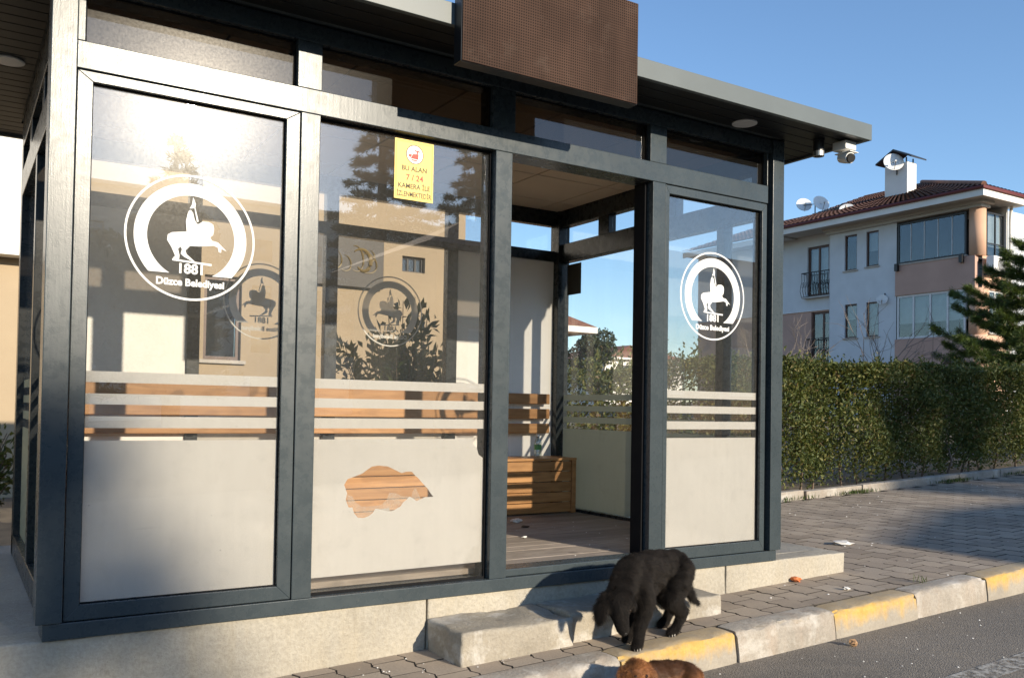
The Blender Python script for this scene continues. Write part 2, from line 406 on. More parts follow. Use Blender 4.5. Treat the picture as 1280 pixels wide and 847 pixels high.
# worn white road marking
t = NT('worn_road_paint'); p_ = t.pos()
mk = t.ramp(t.noise(p_, 18, 7, .75), [(.42, 0), (.60, 1)])
tb = t.n('BsdfTransparent'); pb = t.bsdf(Base_Color=(.42, .40, .36), Roughness=.9)
ROADP = t.out(t.mixsh(mk, tb, pb))
V = []
for x, y in ((4.15, -1.50), (6.4, -1.50), (6.4, -1.36), (4.15, -1.36)): V.append((x, y, gz(x)-.146))
struct(np_mesh('road_marking', V, [(0, 1, 2, 3)], ROADP))

# kerb stones
kerb = bpy.data.objects.new('kerb', None); col.objects.link(kerb); struct(kerb); ORG[kerb.name] = Vector((0, 0, 0))
def kerb_mesh(mat, seed):
    r_ = random.Random(seed); L = .727;  prof = [(-.005, -.30), (-.005, -.12), (.002, -.035), (.006, -.018), (.016, -.006), (.030, 0), (.08, .002), (.148, .001), (.150, -.30)]
    mb = MB(); n = 18; vs = []; fs = []
    for i in range(n+1):
        x = L*i/n; e = 0.006 if i in (0, n) else 0
        for k, (y, z) in enumerate(prof):
            j = r_.uniform(-.005, .005) if 1 < k < 6 else 0
            chip = r_.uniform(.006, .020) if (2 < k < 6 and r_.random() < .2) else 0
            vs.append((x, y+j+e*(1 if k < 5 else 0)+chip, z-e*(1 if k > 3 else 0)+j*.5-chip*.5))
    m_ = len(prof)
    for i in range(n):
        for k in range(m_-1): fs.append((i*m_+k, (i+1)*m_+k, (i+1)*m_+k+1, i*m_+k+1))
    fs.append(tuple(range(m_-1, -1, -1))); fs.append(tuple(range(n*m_, (n+1)*m_)))
    mb.add(vs, fs); me = mb.mesh('kerb_stone', mat, True); me.set_sharp_from_angle(angle=R(50)); return me
KB = [kerb_mesh(KERBC, s) for s in (1, 2, 3)]; KY = [kerb_mesh(KERBY, s) for s in (4, 5, 6)]
for i in range(-6, 30):
    x = 2.838+.737*i
    o = bpy.data.objects.new('kerb_stone', (KY if i % 2 == 0 else KB)[i % 3])
    o.location = (x, -.655+random.uniform(-.006, .006)+max(0, x-6)*.012, gz(x)+random.uniform(-.004, .006)); o.rotation_euler = (0, GROT, random.uniform(-.006, .006)+(.012 if x > 6 else 0))
    link(o, kerb)

# interlocking pavers
PW, PL = .165, .20
def paver_mesh(ya, yb):
    gap, amp, ch = .0020, .009, .0028
    ks = [k for k in range(-4, 5) if ya-1e-6 <= PL*k/8 <= yb+1e-6]; ys = [PL*k/8 for k in ks]; off = [amp*(0, 1, 0, -1)[(k+4) % 4] for k in ks]
    ys[0] += gap; ys[-1] -= gap
    outl = [(PW/2-gap+o_, y) for y, o_ in zip(ys, off)]+[(-PW/2+gap+o_, y) for y, o_ in zip(ys, off)][::-1]; n = len(outl); yc = (ya+yb)/2
    ins = [(x*(1-ch/(PW/2)), yc+(y-yc)*(1-ch/((yb-ya)/2))) for x, y in outl]
    V = [(x, y, -.03) for x, y in outl]+[(x, y, -.003) for x, y in outl]+[(x, y, 0) for x, y in ins]
    F = [(i, (i+1) % n, (i+1) % n+n, i+n) for i in range(n)]+[(i+n, (i+1) % n+n, (i+1) % n+2*n, i+2*n) for i in range(n)]+[tuple(range(2*n, 3*n))]
    me_ = bpy.data.meshes.new('paver'); me_.from_pydata(V, [], F); me_.materials.append(PAVER); me_.materials.append(SAND)
    for f_ in me_.polygons: f_.material_index = 0 if f_.index == len(F)-1 else 1
    return V, F, me_
PM = {'full': paver_mesh(-PL/2, PL/2), 'half': paver_mesh(0, PL/2)}
spots = []
for i in range(-14, 110):
    for j in range(-1, 17):
        x = .95+i*PW; y = -.40+(j-(.5 if i % 2 else 0))*PL; kind = 'full'
        if y-PL/2 < -.505:
            if y < -.505: continue
            kind = 'half'
        if y+PL/2 > 2.74: continue
        if x+PW/2 < 5.2 and y-PL/2 > .02: continue
        if 2.25 < x < 3.70 and y-PL/2 > -.28: continue
        spots.append((x, y, kind))
def seen_size(s):
    d = Vector((s[0], s[1], gz(s[0])))-CAM; dep = d.dot(fw)
    if dep < .3: return -1
    u = 640+FPX*d.dot(rt2)/dep; v = PPY-FPX*d.dot(up2)/dep
    if not (-10 < u < 1290 and v < 860): return -1
    hid = 1.0
    if s[1] > .0 and u < 975: return -1
    return hid/(dep*dep)
spots.sort(key=seen_size, reverse=True)
GQ = Matrix.Rotation(GROT, 3, 'Y'); BV = []; BF = []
for k, (x, y, kind) in enumerate(spots):
    dz = random.gauss(0, .0008); tilt = (random.gauss(0, .004), random.gauss(0, .004)+GROT, random.gauss(0, .006)); PV, PF, pme = PM[kind]
    if k < 300 and seen_size((x, y, kind)) > 0:
        o = bpy.data.objects.new('paver', pme); o.location = (x, y, gz(x)+dz); o.rotation_euler = tilt; link(o, pavement)
    else:
        b = len(BV)
        for v in PV:
            q = GQ @ Vector(v); BV.append((q.x+x, q.y+y, q.z+gz(x)+dz+tilt[0]*v[1]))
        BF += [tuple(i+b for i in f) for f in PF]
me = bpy.data.meshes.new('further_pavers'); me.from_pydata(BV, [], BF); me.materials.append(PAVER); me.materials.append(SAND)
for f_ in me.polygons: f_.material_index = 0 if len(f_.vertices) > 4 else 1
o = bpy.data.objects.new('further_pavers', me); stuff(link(o, pavement))

# low concrete edging in front of the hedge
edging = bpy.data.objects.new('hedge_edging', None); col.objects.link(edging); ORG[edging.name] = Vector((0, 0, 0))
tag(edging, 'low grey concrete edging along the foot of the hedge', 'edging')
for i in range(0, 14):
    x = 5.2+i*.98
    o = box('edging_stone', KERBC, edging, 0, .965, -.05, .05, -.10, .085, .008)
    o.location = (x, 2.74+random.uniform(-.012, .012)+max(0, x-8)*.012, gz(x)+random.uniform(-.01, .01)); o.rotation_euler = (random.uniform(-.03, .03), GROT, .012+random.uniform(-.012, .012))

# plinth under the shelter, of cast blocks with a slab behind
plinth = thing('concrete_plinth', 'pale concrete plinth that carries the glass shelter', 'plinth', (2.2, 1.2, -.4))
def rough_block(name, mat, parent, x0, x1, y0, y1, z0, z1, bev=.012, disp=.006, taper=0.0, seed=1, sub=.05, seg=3):
    bm = bmesh.new()
    bmesh.ops.create_cube(bm, size=1)
    for v in bm.verts:
        v.co.x = x0 if v.co.x < 0 else x1; v.co.y = y0 if v.co.y < 0 else y1; v.co.z = z0 if v.co.z < 0 else z1
        if taper and v.co.z == z0 and v.co.x == x1: v.co.x += taper
    bmesh.ops.bevel(bm, geom=list(bm.edges), offset=bev, segments=seg, affect='EDGES', profile=.6)
    # slice into cells so that wear can push the surface about
    def cut(ax, lo, hi):
        n = int((hi-lo)/sub)
        for i in range(1, n):
            c = [0, 0, 0]; c[ax] = lo+(hi-lo)*i/n; nn = [0, 0, 0]; nn[ax] = 1
            bmesh.ops.bisect_plane(bm, geom=bm.verts[:]+bm.edges[:]+bm.faces[:], plane_co=c, plane_no=nn)
    cut(0, x0, x1); cut(1, max(y0, y1-.5) if y1-y0 > .6 else y0, y1) if y1-y0 < .6 else None; cut(2, z0, z1)
    from mathutils import noise
    for v in bm.verts:
        k = noise.noise_vector(v.co*6+Vector((seed*7.1, 0, 0)))*disp+noise.noise_vector(v.co*25)*disp*.35
        v.co += k
    me = bpy.data.meshes.new(name); bm.to_mesh(me); bm.free(); me.materials.append(mat); me.shade_smooth(); me.set_sharp_from_angle(angle=R(50))
    o = bpy.data.objects.new(name, me); return link(o, parent)
PJ = [-1.77, .2, 2.17, 4.14, 5.225]
for i in range(4):
    rough_block('cast_block', CONC, plinth, PJ[i]+.004, PJ[i+1]-.004, -.018, .16, -.75, -.0985, .010, .004, .045 if i == 3 else 0, i+1)
MB().prism([(-1.77, .165), (5.225, .165), (5.225, 2.62), (-1.77, 2.62)], 'z', -.75, -.1015).build('slab', SLABC, plinth)
st = thing('concrete_step', 'worn rounded concrete step patched with mortar, left of the black dog', 'step', (2.46, -.2, -.34))
rough_block('block', STEPC, st, 2.165, 2.775, -.365, -.022, -.60, -.186, .020, .015, 0, 9, .035, 3)
st = thing('concrete_step', 'straight concrete step behind the black dog, below the doorway', 'step', (3.27, -.2, -.3))
rough_block('block', STEPC, st, 2.785, 3.785, -.335, -.022, -.60, -.174, .016, .010, 0, 5, .035)

# ================================================================== shelter
SH = thing('bus_shelter', 'anthracite steel and glass waiting shelter with flat roof and open doorway', 'shelter', (2.55, 1.1, -.098))
ZT = 2.485
def fr(name, x0, x1, y0, y1, z0, z1, bev=.003, mat=None): return box(name, mat or PAINT, SH, x0, x1, y0, y1, z0, z1, bev)
# front
fr('sill_rail', .551, 4.55, -.035, .12, -.0975, -.035)
fr('corner_post', .527, .617, -.045, .075, -.032, ZT); fr('corner_post', 4.482, 4.580, -.045, .075, -.032, ZT)
fr('post', 1.507, 1.595, -.030, .115, -.035, 2.0885); fr('post', 2.503, 2.600, -.030, .115, -.035, 2.0885); fr('post', 3.529, 3.622, -.030, .115, -.035, 2.0885)
fr('header_rail', .6175, 4.4535, -.0315, .115, 2.089, 2.1965)
fr('transom_mullion', .6175, .646, -.029, .10, 2.197, 2.405)
fr('transom_mullion', 1.487, 1.598, -.029, .10, 2.197, 2.405); fr('transom_mullion', 2.484, 2.614, -.029, .10, 2.197, 2.405)
fr('transom_mullion', 3.507, 3.627, -.029, .10, 2.197, 2.405); fr('transom_mullion', 4.447, 4.4535, -.029, .10, 2.197, 2.405)
fr('top_rail', .6175, 4.4815, -.0305, .115, 2.4055, ZT)
fr('gap_cover', 4.4545, 4.481, .015, .09, -.034, 2.405, 0, RIM)
fr('door_track', 3.512, 3.5285, .020, .114, .003, 2.0885, .002, RIM); fr('door_track', 2.6005, 2.612, .03, .114, .003, 2.0885, .002, RIM)
fr('threshold', 2.602, 3.527, -.012, .118, -.034, .002, .004)
def sash(x0, x1, z0, z1, xi0, xi1, zi0, zi1, y0, y1):
    mb = MB()
    for A, B, C_, D in [((x0, z0), (x1, z0), (xi1, zi0), (xi0, zi0)), ((x1, z0), (x1, z1), (xi1, zi1), (xi1, zi0)), ((x1, z1), (x0, z1), (xi0, zi1), (xi1, zi1)), ((x0, z1), (x0, z0), (xi0, zi0), (xi0, zi1))]:
        mb.prism([A, B, C_, D], 'y', y0, y1)
    return mb.build('sash_frame', PAINT, SH, .002)
sash(.6215, 1.5030, -.031, 2.0845, .677, 1.4434, .027, 2.0455, -.026, .04)
sash(3.6255, 4.4500, -.031, 2.0845, 3.655, 4.410, .031, 2.0375, -.026, .04)
def gasket(x0, x1, z0, z1, y, w=.007, d=.012):
    mb = MB(); mb.box(x0, x1, y, y+d, z0, z0+w).box(x0, x1, y, y+d, z1-w, z1).box(x0, x0+w, y, y+d, z0+w, z1-w).box(x1-w, x1, y, y+d, z0+w, z1-w)
    return mb.build('gasket', RIM, SH)
def pane_y(x0, x1, z0, z1, y, mat=GLASS, name='glass_pane'): return box(name, mat, SH, x0, x1, y, y+.005, z0, z1)
def pane_x(y0, y1, z0, z1, x, mat=GLASS, name='glass_pane'): return box(name, mat, SH, x, x+.005, y0, y1, z0, z1)
def quad_y(name, mat, parent, x0, x1, z0, z1, y):
    return np_mesh(name, [(x0, y, z0), (x1, y, z0), (x1, y, z1), (x0, y, z1)], [(0, 1, 2, 3)], mat, parent)
def quad_x(name, mat, parent, y0, y1, z0, z1, x):
    return np_mesh(name, [(x, y0, z0), (x, y1, z0), (x, y1, z1), (x, y0, z1)], [(0, 1, 2, 3)], mat, parent)
BARS = [(.8825, .926), (.796, .8385), (.7035, .7495)]; FT = .654

HORSE = [(412,402),(370,408),(330,415),(308,430),(305,460),(330,500),(350,545),(338,560),(372,564),(374,540),(365,505),(378,490),(386,505),(380,530),(396,545),(430,562),(466,574),(440,553),(412,530),(405,510),(430,482),(480,479),(520,473),(560,466),(584,475),(590,500),(603,502),(604,479),(635,492),(602,461),(585,445),(550,438),(540,420),(556,405),(561,370),(555,345),(530,333),(495,335),(470,355),(455,380)]
RIDER = [(409,404),(404,345),(412,300),(420,280),(430,277),(442,292),(452,330),(466,352),(478,350),(470,385),(450,404)]
ARM = [(448,262),(454,262),(474,338),(464,342)]
FLAG = [(440,203),(448,218),(456,240),(453,264),(422,270),(434,246)]
def ngon_mesh(mb_list, name, mat, parent, y):
    """list of polygons in (x,z) laid as one thin decal"""
    me = bpy.data.meshes.new(name); bm = bmesh.new()
    from mathutils.geometry import tessellate_polygon
    for poly in mb_list:
        vs = [bm.verts.new((p[0], y, p[1])) for p in poly]
        if len(poly) == 4: bm.faces.new(vs); continue
        for tri in tessellate_polygon([[Vector((p[0], p[1], 0)) for p in poly]]): bm.faces.new([vs[i] for i in tri])
    bmesh.ops.recalc_face_normals(bm, faces=bm.faces[:]); bm.to_mesh(me); bm.free(); me.materials.append(mat)
    o = bpy.data.objects.new(name, me); return link(o, parent)
def emblem(parent, cx, cz, y, flip=False):
    s = -1 if flip else 1; polys = []
    def ring(r0, r1, a0, a1, n):
        for i in range(n):
            t0 = a0+(a1-a0)*i/n; t1 = a0+(a1-a0)*(i+1)/n
            polys.append([(cx+s*r*math.cos(t), cz+r*math.sin(t)) for r, t in ((r0, t0), (r1, t0), (r1, t1), (r0, t1))])
    ring(.2505, .2595, 0, 2*math.pi, 72)
    lo, hi = R(-42.5), R(180+42.5); n = 44
    oa = [(.224*math.cos(lo+(hi-lo)*i/n), .224*math.sin(lo+(hi-lo)*i/n)) for i in range(n+1)]
    li, hj = R(-60.9), R(180+60.9)
    ia = [(.1735*math.cos(li+(hj-li)*i/n), .1735*math.sin(li+(hj-li)*i/n)) for i in range(n+1)]
    for i in range(n): polys.append([(cx+s*x, cz+z) for x, z in (oa[i], oa[i+1], ia[i+1], ia[i])])
    k = .000726
    P_ = lambda pl: [(cx+s*(x-438)*k, cz-(y_-435)*k) for x, y_ in pl]
    polys.append(P_(HORSE)); dy_ = -.0003 if y < 1 else .0003
    ngon_mesh([P_(RIDER)], 'rider_decal', DECAL, parent, y+dy_); ngon_mesh([P_(ARM)], 'arm_decal', DECAL, parent, y+2*dy_); ngon_mesh([P_(FLAG)], 'flag_decal', DECAL, parent, y+3*dy_)
    ngon_mesh([P_(((334, 563), (552, 573), (550, 585), (336, 573)))], 'ground_bar_decal', DECAL, parent, y+dy_)
    o = ngon_mesh(polys, 'emblem_decal', DECAL, parent, y)
    text_obj('1881', .056, cx, cz-.131, y, DECAL, parent, 'year_lettering', flip, .0002, 1.0, bold=.0018)
    text_obj('Düzce Belediyesi', .041, cx, cz-.187, y, DECAL, parent, 'name_lettering', flip, .0002, .97, bold=.0016)
    return o
def bars_y(pane, x0, x1, y, film_bottom, film=True):
    for a, b in BARS: quad_y('film_stripe', FILM, pane, x0, x1, a, b, y)
    if film: quad_y('frosted_film', FILM, pane, x0, x1, film_bottom, FT, y)
# left sash
pn = pane_y(.675, 1.4454, .025, 2.0475, .002); gasket(.677, 1.4434, .027, 2.0455, -.006, .004)
bars_y(pn, .6775, 1.443, .0085, .0275); emblem(pn, 1.064, 1.487, .0009)
# right sash
pn = pane_y(3.653, 4.412, .029, 2.0395, .002); gasket(3.655, 4.410, .031, 2.0375, -.006, .004)
bars_y(pn, 3.6555, 4.4095, .0085, .0315); emblem(pn, 4.028, 1.487, .0009)
# second bay: pane set straight into the posts, torn film
pn2 = pane_y(1.596, 2.502, -.033, 2.0875, .022); gasket(1.5955, 2.5025, -.0345, 2.088, .010, .010)
bars_y(pn2, 1.606, 2.492, .0285, .05, False)
HOLE = [(1.762,.448),(1.770,.462),(1.778,.473),(1.812,.484),(1.849,.497),(1.870,.512),(1.896,.528),(1.93,.532),(1.975,.527),(2.01,.511),(2.047,.494),(2.07,.500),(2.101,.499),(2.118,.480),(2.134,.469),(2.160,.441),(2.186,.416),(2.203,.392),(2.217,.377),(2.195,.376),(2.173,.377),(2.150,.368),(2.127,.36),(2.110,.374),(2.09,.382),(2.075,.368),(2.059,.357),(2.044,.338),(2.028,.33),(2.008,.320),(1.988,.317),(1.986,.334),(1.950,.330),(1.918,.333),(1.905,.315),(1.884,.3),(1.860,.294),(1.832,.295),(1.812,.318),(1.804,.344),(1.785,.345),(1.78,.357),(1.771,.38),(1.777,.408)]
def torn_film():
    bm = bmesh.new(); yy = .0285
    outer = [(1.606, .038), (1.9, .040), (2.2, .042), (2.492, .044), (2.492, .50), (2.488, .56), (2.465, .575), (2.452, .612), (2.435, .625), (2.425, FT), (1.606, FT)]
    for lp in (outer, HOLE):
        vs = [bm.verts.new((x, yy, z)) for x, z in lp]
        for i in range(len(vs)): bm.edges.new((vs[i], vs[(i+1) % len(vs)]))
    bmesh.ops.triangle_fill(bm, use_beauty=True, edges=bm.edges[:])
    # discard what fell inside the tear
    def inside(pt, poly):
        c = False; j = len(poly)-1
        for i in range(len(poly)):
            if (poly[i][1] > pt[1]) != (poly[j][1] > pt[1]) and pt[0] < (poly[j][0]-poly[i][0])*(pt[1]-poly[i][1])/(poly[j][1]-poly[i][1])+poly[i][0]: c = not c
            j = i
        return c
    kill = [f for f in bm.faces if inside((f.calc_center_median().x, f.calc_center_median().z), HOLE) or not inside((f.calc_center_median().x, f.calc_center_median().z), outer)]
    bmesh.ops.delete(bm, geom=kill, context='FACES')
    me = bpy.data.meshes.new('torn_frosted_film'); bm.to_mesh(me); bm.free(); me.materials.append(FILM)
    o = bpy.data.objects.new('frosted_film', me); link(o, pn2); o['label'] = 'torn frosted film with a ragged hole'
torn_film()
# glue residue left in the lower part of the tear
t = NT('glue_residue'); tb = t.n('BsdfTransparent'); db = t.n('BsdfDiffuse', {'Color': (.55, .50, .43)})
RESID = t.out(t.mixsh(t.ramp(t.noise(t.pos(), 40, 4), [(.3, .25), (.7, .5)]), tb, db))
ngon_mesh([[(1.778,.405),(1.80,.395),(1.82,.365),(1.85,.345),(1.90,.345),(1.95,.350),(1.975,.375),(1.985,.405),(2.02,.40),(2.05,.385),(2.09,.382),(2.059,.357),(2.028,.33),(1.988,.317),(1.918,.333),(1.884,.30),(1.832,.295),(1.804,.344),(1.78,.357)], [(2.10,.378),(2.105,.40),(2.12,.425),(2.135,.40),(2.15,.368),(2.127,.36)]], 'glue_residue', RESID, pn2, .0282)
# transom panes
for a, b in ((.648, 1.485), (1.600, 2.482), (2.616, 3.505), (3.629, 4.445)):
    pane_y(a-.001, b+.001, 2.1975, 2.4045, .012, GLASS_DARK); gasket(a-.0015, b+.0015, 2.1972, 2.4048, .002, .006, .008)

# right and left side walls
for sx, xin, xout in (('r', 4.455, 4.535), ('l', .565, .640)):
    fr('side_sill', xin, xout, .0765 if sx == 'l' else .0765, 2.27, -.0975, .022, mat=PAINT_SHADED)
    fr('side_header', xin, xout, .0765, 2.155, 2.012, 2.160, mat=PAINT_SHADED); fr('side_top_rail', xin, xout, .0765, 2.155, 2.305, ZT, mat=PAINT_SHADED)
    fr('corner_post', xin-.03 if sx == 'r' else xin, xout if sx == 'r' else xout+.03, 2.156, 2.27, -.096, ZT, mat=PAINT_SHADED)
    fr('side_post', xin+.002, xout-.002, .335, .405, .0225, 2.0115, mat=PAINT_SHADED); fr('side_post', xin+.002, xout-.002, 1.10, 1.17, .0225, 2.0115, mat=PAINT_SHADED)
    fr('transom_mullion', xin+.004, xout-.004, 1.545, 1.675, 2.1605, 2.3045, mat=PAINT_SHADED); fr('transom_mullion', xin+.004, xout-.004, .80, .90, 2.1605, 2.3045, mat=PAINT_SHADED)
    xm = (xin+xout)/2
    for a, b in ((.078, .334), (.406, 1.099), (1.171, 2.155)):
        pn = pane_x(a, b, .023, 2.0115, xm, GLASS_SIDE)
        for c, d in BARS: quad_x('film_stripe', FILM_SHADED, pn, a+.004, b-.004, c, d, xm-.0012)
        quad_x('frosted_film', FILM_SHADED, pn, a+.004, b-.004, .026, FT, xm-.0012)
        if sx == 'r' and a > 1: quad_x('dark_notice', plain('dark_notice_card', (.035, .032, .022), .6), pn, 1.93, 2.12, 1.74, 1.99, xm-.004)
    for a, b in ((.078, .799), (.901, 1.544), (1.676, 2.155)): pane_x(a, b, 2.1605, 2.3045, xm, GLASS_CLEAN)
# back wall
BX = [(.63, 1.525), (1.605, 2.455), (2.545, 3.425), (3.515, 4.424)]
fr('back_sill', .6405, 4.4245, 2.2005, 2.268, -.0975, .022, mat=PAINT_SHADED)
fr('back_header', .671, 4.4245, 2.2005, 2.268, 2.02, 2.105, mat=PAINT_SHADED); fr('back_top_rail', .671, 4.4245, 2.2005, 2.268, 2.312, ZT, mat=PAINT_SHADED)
for a, b in ((1.525, 1.605), (2.455, 2.545), (3.425, 3.515)):
    fr('back_post', a, b, 2.198, 2.266, .0225, 2.0195, mat=PAINT_SHADED); fr('transom_mullion', a, b, 2.198, 2.266, 2.1055, 2.3115, mat=PAINT_SHADED)
for i, (a, b) in enumerate(BX):
    a2, b2 = max(a, .6715)+.0005, b-.0005
    pane_y(a2, b2, 2.1055, 2.3115, 2.235, GLASS_CLEAN)
    if i in (0, 3): box('wall_panel', WHITEP, SH, a2, b2, 2.222, 2.242, .0225, 2.0195)
    else:
        pn = pane_y(a2, b2, .0225, 2.0195, 2.235, GLASS_CLEAN)
        emblem(pn, (a+b)/2-.01, 1.51, 2.2415, True)
        for c, d in BARS: quad_y('film_stripe', FILM, pn, a2+.004, b2-.004, c, d, 2.2412)
        quad_y('frosted_film', FILM, pn, a2+.004, b2-.004, .026, FT, 2.2412)
# floor boards
for i in range(17):
    y0 = .121+i*.1215
    box('floor_board', FLOORWOOD, SH, .642, 4.453, y0, y0+.1185, -.03, -.001+random.uniform(-.001, .001), .002)
# ceiling tiles in a dark grid
xs = [.645+.6*i for i in range(8)]; ys = [.12+.6*i for i in range(5)]
for i in range(7):
    for j in range(4):
        x1 = min(xs[i+1], 4.45); y1 = min(ys[j+1], 2.195)
        if x1-xs[i] > .1 and y1-ys[j] > .1: box('ceiling_tile', CEIL, SH, xs[i]+.006, x1-.006, ys[j]+.006, y1-.006, 2.432, 2.445, .003)
box('ceiling_grid', RIM, SH, .642, 4.4535, .1165, 2.197, 2.446, 2.455)
# roof
RX0, RX1, RY0, RY1, RZ0, RZ1 = .165, 4.945, -.402, 2.66, 2.472, 2.569
roof = MB().box(RX0+.03, RX1-.03, RY0+.03, RY1-.03, ZT+.013, RZ1-.006).build('roof', FASCIA, SH)
def roofpart(name, mat, *a, bev=.002): return box(name, mat, roof, *a, bev)
roofpart('fascia', FASCIA, RX0, RX1, RY0, RY0+.028, RZ0, RZ1); roofpart('fascia', FASCIA, RX0, RX1, RY1-.028, RY1, RZ0, RZ1)
roofpart('fascia', FASCIA, RX0, RX0+.028, RY0+.0285, RY1-.0285, RZ0, RZ1); roofpart('fascia', FASCIA, RX1-.028, RX1, RY0+.0285, RY1-.0285, RZ0, RZ1)
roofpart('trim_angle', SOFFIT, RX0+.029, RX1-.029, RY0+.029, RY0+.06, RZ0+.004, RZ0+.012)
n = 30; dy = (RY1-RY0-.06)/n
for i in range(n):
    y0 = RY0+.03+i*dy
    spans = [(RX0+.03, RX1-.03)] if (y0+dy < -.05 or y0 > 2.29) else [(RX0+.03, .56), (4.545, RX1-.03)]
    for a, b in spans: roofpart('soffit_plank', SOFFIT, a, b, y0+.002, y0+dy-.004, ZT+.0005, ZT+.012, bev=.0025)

# ================================================================== LED sign, camera, lamps, notice
LS = thing('led_sign', 'switched-off brown LED matrix sign hung over the doorway', 'sign', (2.545, -.44, 2.29))
SX0, SX1, SZ0, SZ1, SY = 2.054, 3.034, 2.293, 2.792, -.476
MB().box(SX0, SX1, SY+.006, SY+.072, SZ0, SZ1).build('cabinet', BLACK, LS, .003)
box('led_panel', LED, LS, SX0+.004, SX1-.004, SY, SY+.0055, SZ0+.004, SZ1-.004)
for x in (2.25, 2.83): box('bracket', BLACK, LS, x-.02, x+.02, SY+.0725, -.395, 2.50, 2.54)
cc = thing('security_camera', 'white dome-box security camera under the right roof corner', 'security camera', (4.82, -.27, 2.475))
box('mount_box', WHITE, cc, 4.795, 4.895, -.33, -.23, 2.418, 2.472, .006)
MB().tube([(4.846, -.285, 2.420), (4.846, -.285, 2.395)], .020, 14).build('neck', WHITE, cc, smooth=False)
MB().tube([(4.852, -.25, 2.385), (4.846, -.28, 2.378), (4.830, -.335, 2.362)], [.030, .034, .034], 18).build('housing', WHITE, cc, .003)
MB().tube([(4.830, -.335, 2.362), (4.826, -.347, 2.358)], [.029, .026], 18).build('lens', BLACK, cc)
MB().box(4.805, 4.885, -.352, -.24, 2.398, 2.402).build('sun_hood', WHITE, cc)
sp = thing('spotlight', 'small black cylinder spotlight under the roof beside the camera', 'lamp', (4.70, -.20, 2.48))
MB().lathe([(.036, 0), (.036, -.012), (.033, -.012), (.033, -.075)], (4.70, -.205, ZT), 20).build('housing', BLACK, sp)
MB().lathe([(.034, -.0755), (.034, -.105), (.026, -.105), (.024, -.09)], (4.70, -.205, ZT), 20).build('chrome_ring', METAL, sp)
dl = thing('soffit_downlight', 'round flush downlight in the dark soffit near the right pane', 'lamp', (4.10, -.165, 2.485))
MB().lathe([(.072, 0), (.072, -.005), (.060, -.008)], (4.10, -.165, ZT), 28).build('trim_ring', WHITE, dl)
MB().lathe([(.0595, -.001), (.0595, -.0065), (.05, -.0075)], (4.10, -.165, ZT), 28).build('diffuser', LAMPG, dl)
dl = thing('soffit_downlight', 'round flush downlight in the soffit left of the shelter', 'lamp', (.44, 1.23, 2.485))
MB().lathe([(.072, 0), (.072, -.005), (.060, -.008)], (.44, 1.23, ZT), 28).build('trim_ring', WHITE, dl)
MB().lathe([(.0595, -.001), (.0595, -.0065), (.05, -.0075)], (.44, 1.23, ZT), 28).build('diffuser', LAMPG, dl)
# yellow camera notice stuck on the second pane
YEL = plain('notice_yellow', (.80, .56, .12), .5, .05); INK = plain('notice_ink', (.06, .055, .035), .6, .05); REDI = plain('notice_red', (.62, .07, .05), .6, .05); PINK = plain('notice_border', (.55, .16, .05), .6, .05); WHT = plain('notice_white', (.80, .78, .74), .5, .03)
ns = thing('camera_notice', 'yellow Turkish camera surveillance notice stuck on the second window pane', 'notice', (2.08, .018, 1.79))
nx0, nx1, nz0, nz1, ny = 1.977, 2.181, 1.787, 2.071, .0205
box('card', YEL, ns, nx0, nx1, ny, ny+.0012, nz0, nz1)
def frame_y(name, mat, parent, x0, x1, z0, z1, w_, y):
    ngon_mesh([[(x0, z0), (x1, z0), (x1-w_, z0+w_), (x0+w_, z0+w_)], [(x1, z0), (x1, z1), (x1-w_, z1-w_), (x1-w_, z0+w_)], [(x1, z1), (x0, z1), (x0+w_, z1-w_), (x1-w_, z1-w_)], [(x0, z1), (x0, z0), (x0+w_, z0+w_), (x0+w_, z1-w_)]], name, mat, parent, y)
frame_y('border', PINK, ns, nx0+.007, nx1-.007, nz0+.008, nz1-.008, .0022, ny-.0004)
ccx, ccz = 2.081, 2.006
def disc(name, mat, r0, r1, y):
    n = 36; ngon_mesh([[(ccx+r*math.cos(t), ccz+r*math.sin(t)) for r, t in ((r0, a), (r1, a), (r1, b), (r0, b))] for a, b in ((2*math.pi*i/n, 2*math.pi*(i+1)/n) for i in range(n))], name, mat, ns, y)
ngon_mesh([[(ccx+.043*math.cos(2*math.pi*i/36), ccz+.043*math.sin(2*math.pi*i/36)) for i in range(36)]], 'roundel', WHT, ns, ny-.0004)
disc('roundel_ring', INK, .0425, .0465, ny-.0008)
ngon_mesh([[(ccx-.022, ccz-.020), (ccx+.018, ccz-.022), (ccx+.020, ccz+.004), (ccx-.010, ccz+.002)], [(ccx-.034, ccz-.010), (ccx-.022, ccz-.016), (ccx-.014, ccz-.002), (ccx-.030, ccz+.0)], [(ccx+.008, ccz+.004), (ccx+.016, ccz+.004), (ccx+.016, ccz+.016), (ccx+.010, ccz+.016)], [(ccx-.002, ccz+.016), (ccx+.026, ccz+.012), (ccx+.026, ccz+.019), (ccx-.002, ccz+.022)], [(ccx-.018, ccz-.030), (ccx+.012, ccz-.031), (ccx+.012, ccz-.025), (ccx-.018, ccz-.024)]], 'camera_pictogram', REDI, ns, ny-.0008)
text_obj('BU ALAN', .033, 2.080, 1.935, ny-.0006, INK, ns, squash=.98, bold=.0006)
text_obj('7 / 24', .040, 2.082, 1.892, ny-.0006, REDI, ns, squash=.98, bold=.0008)
text_obj('KAMERA İLE', .033, 2.080, 1.851, ny-.0006, INK, ns, squash=.92, bold=.0006)
text_obj('İZLENMEKTEDİR', .033, 2.080, 1.812, ny-.0006, INK, ns, squash=.72, bold=.0006)

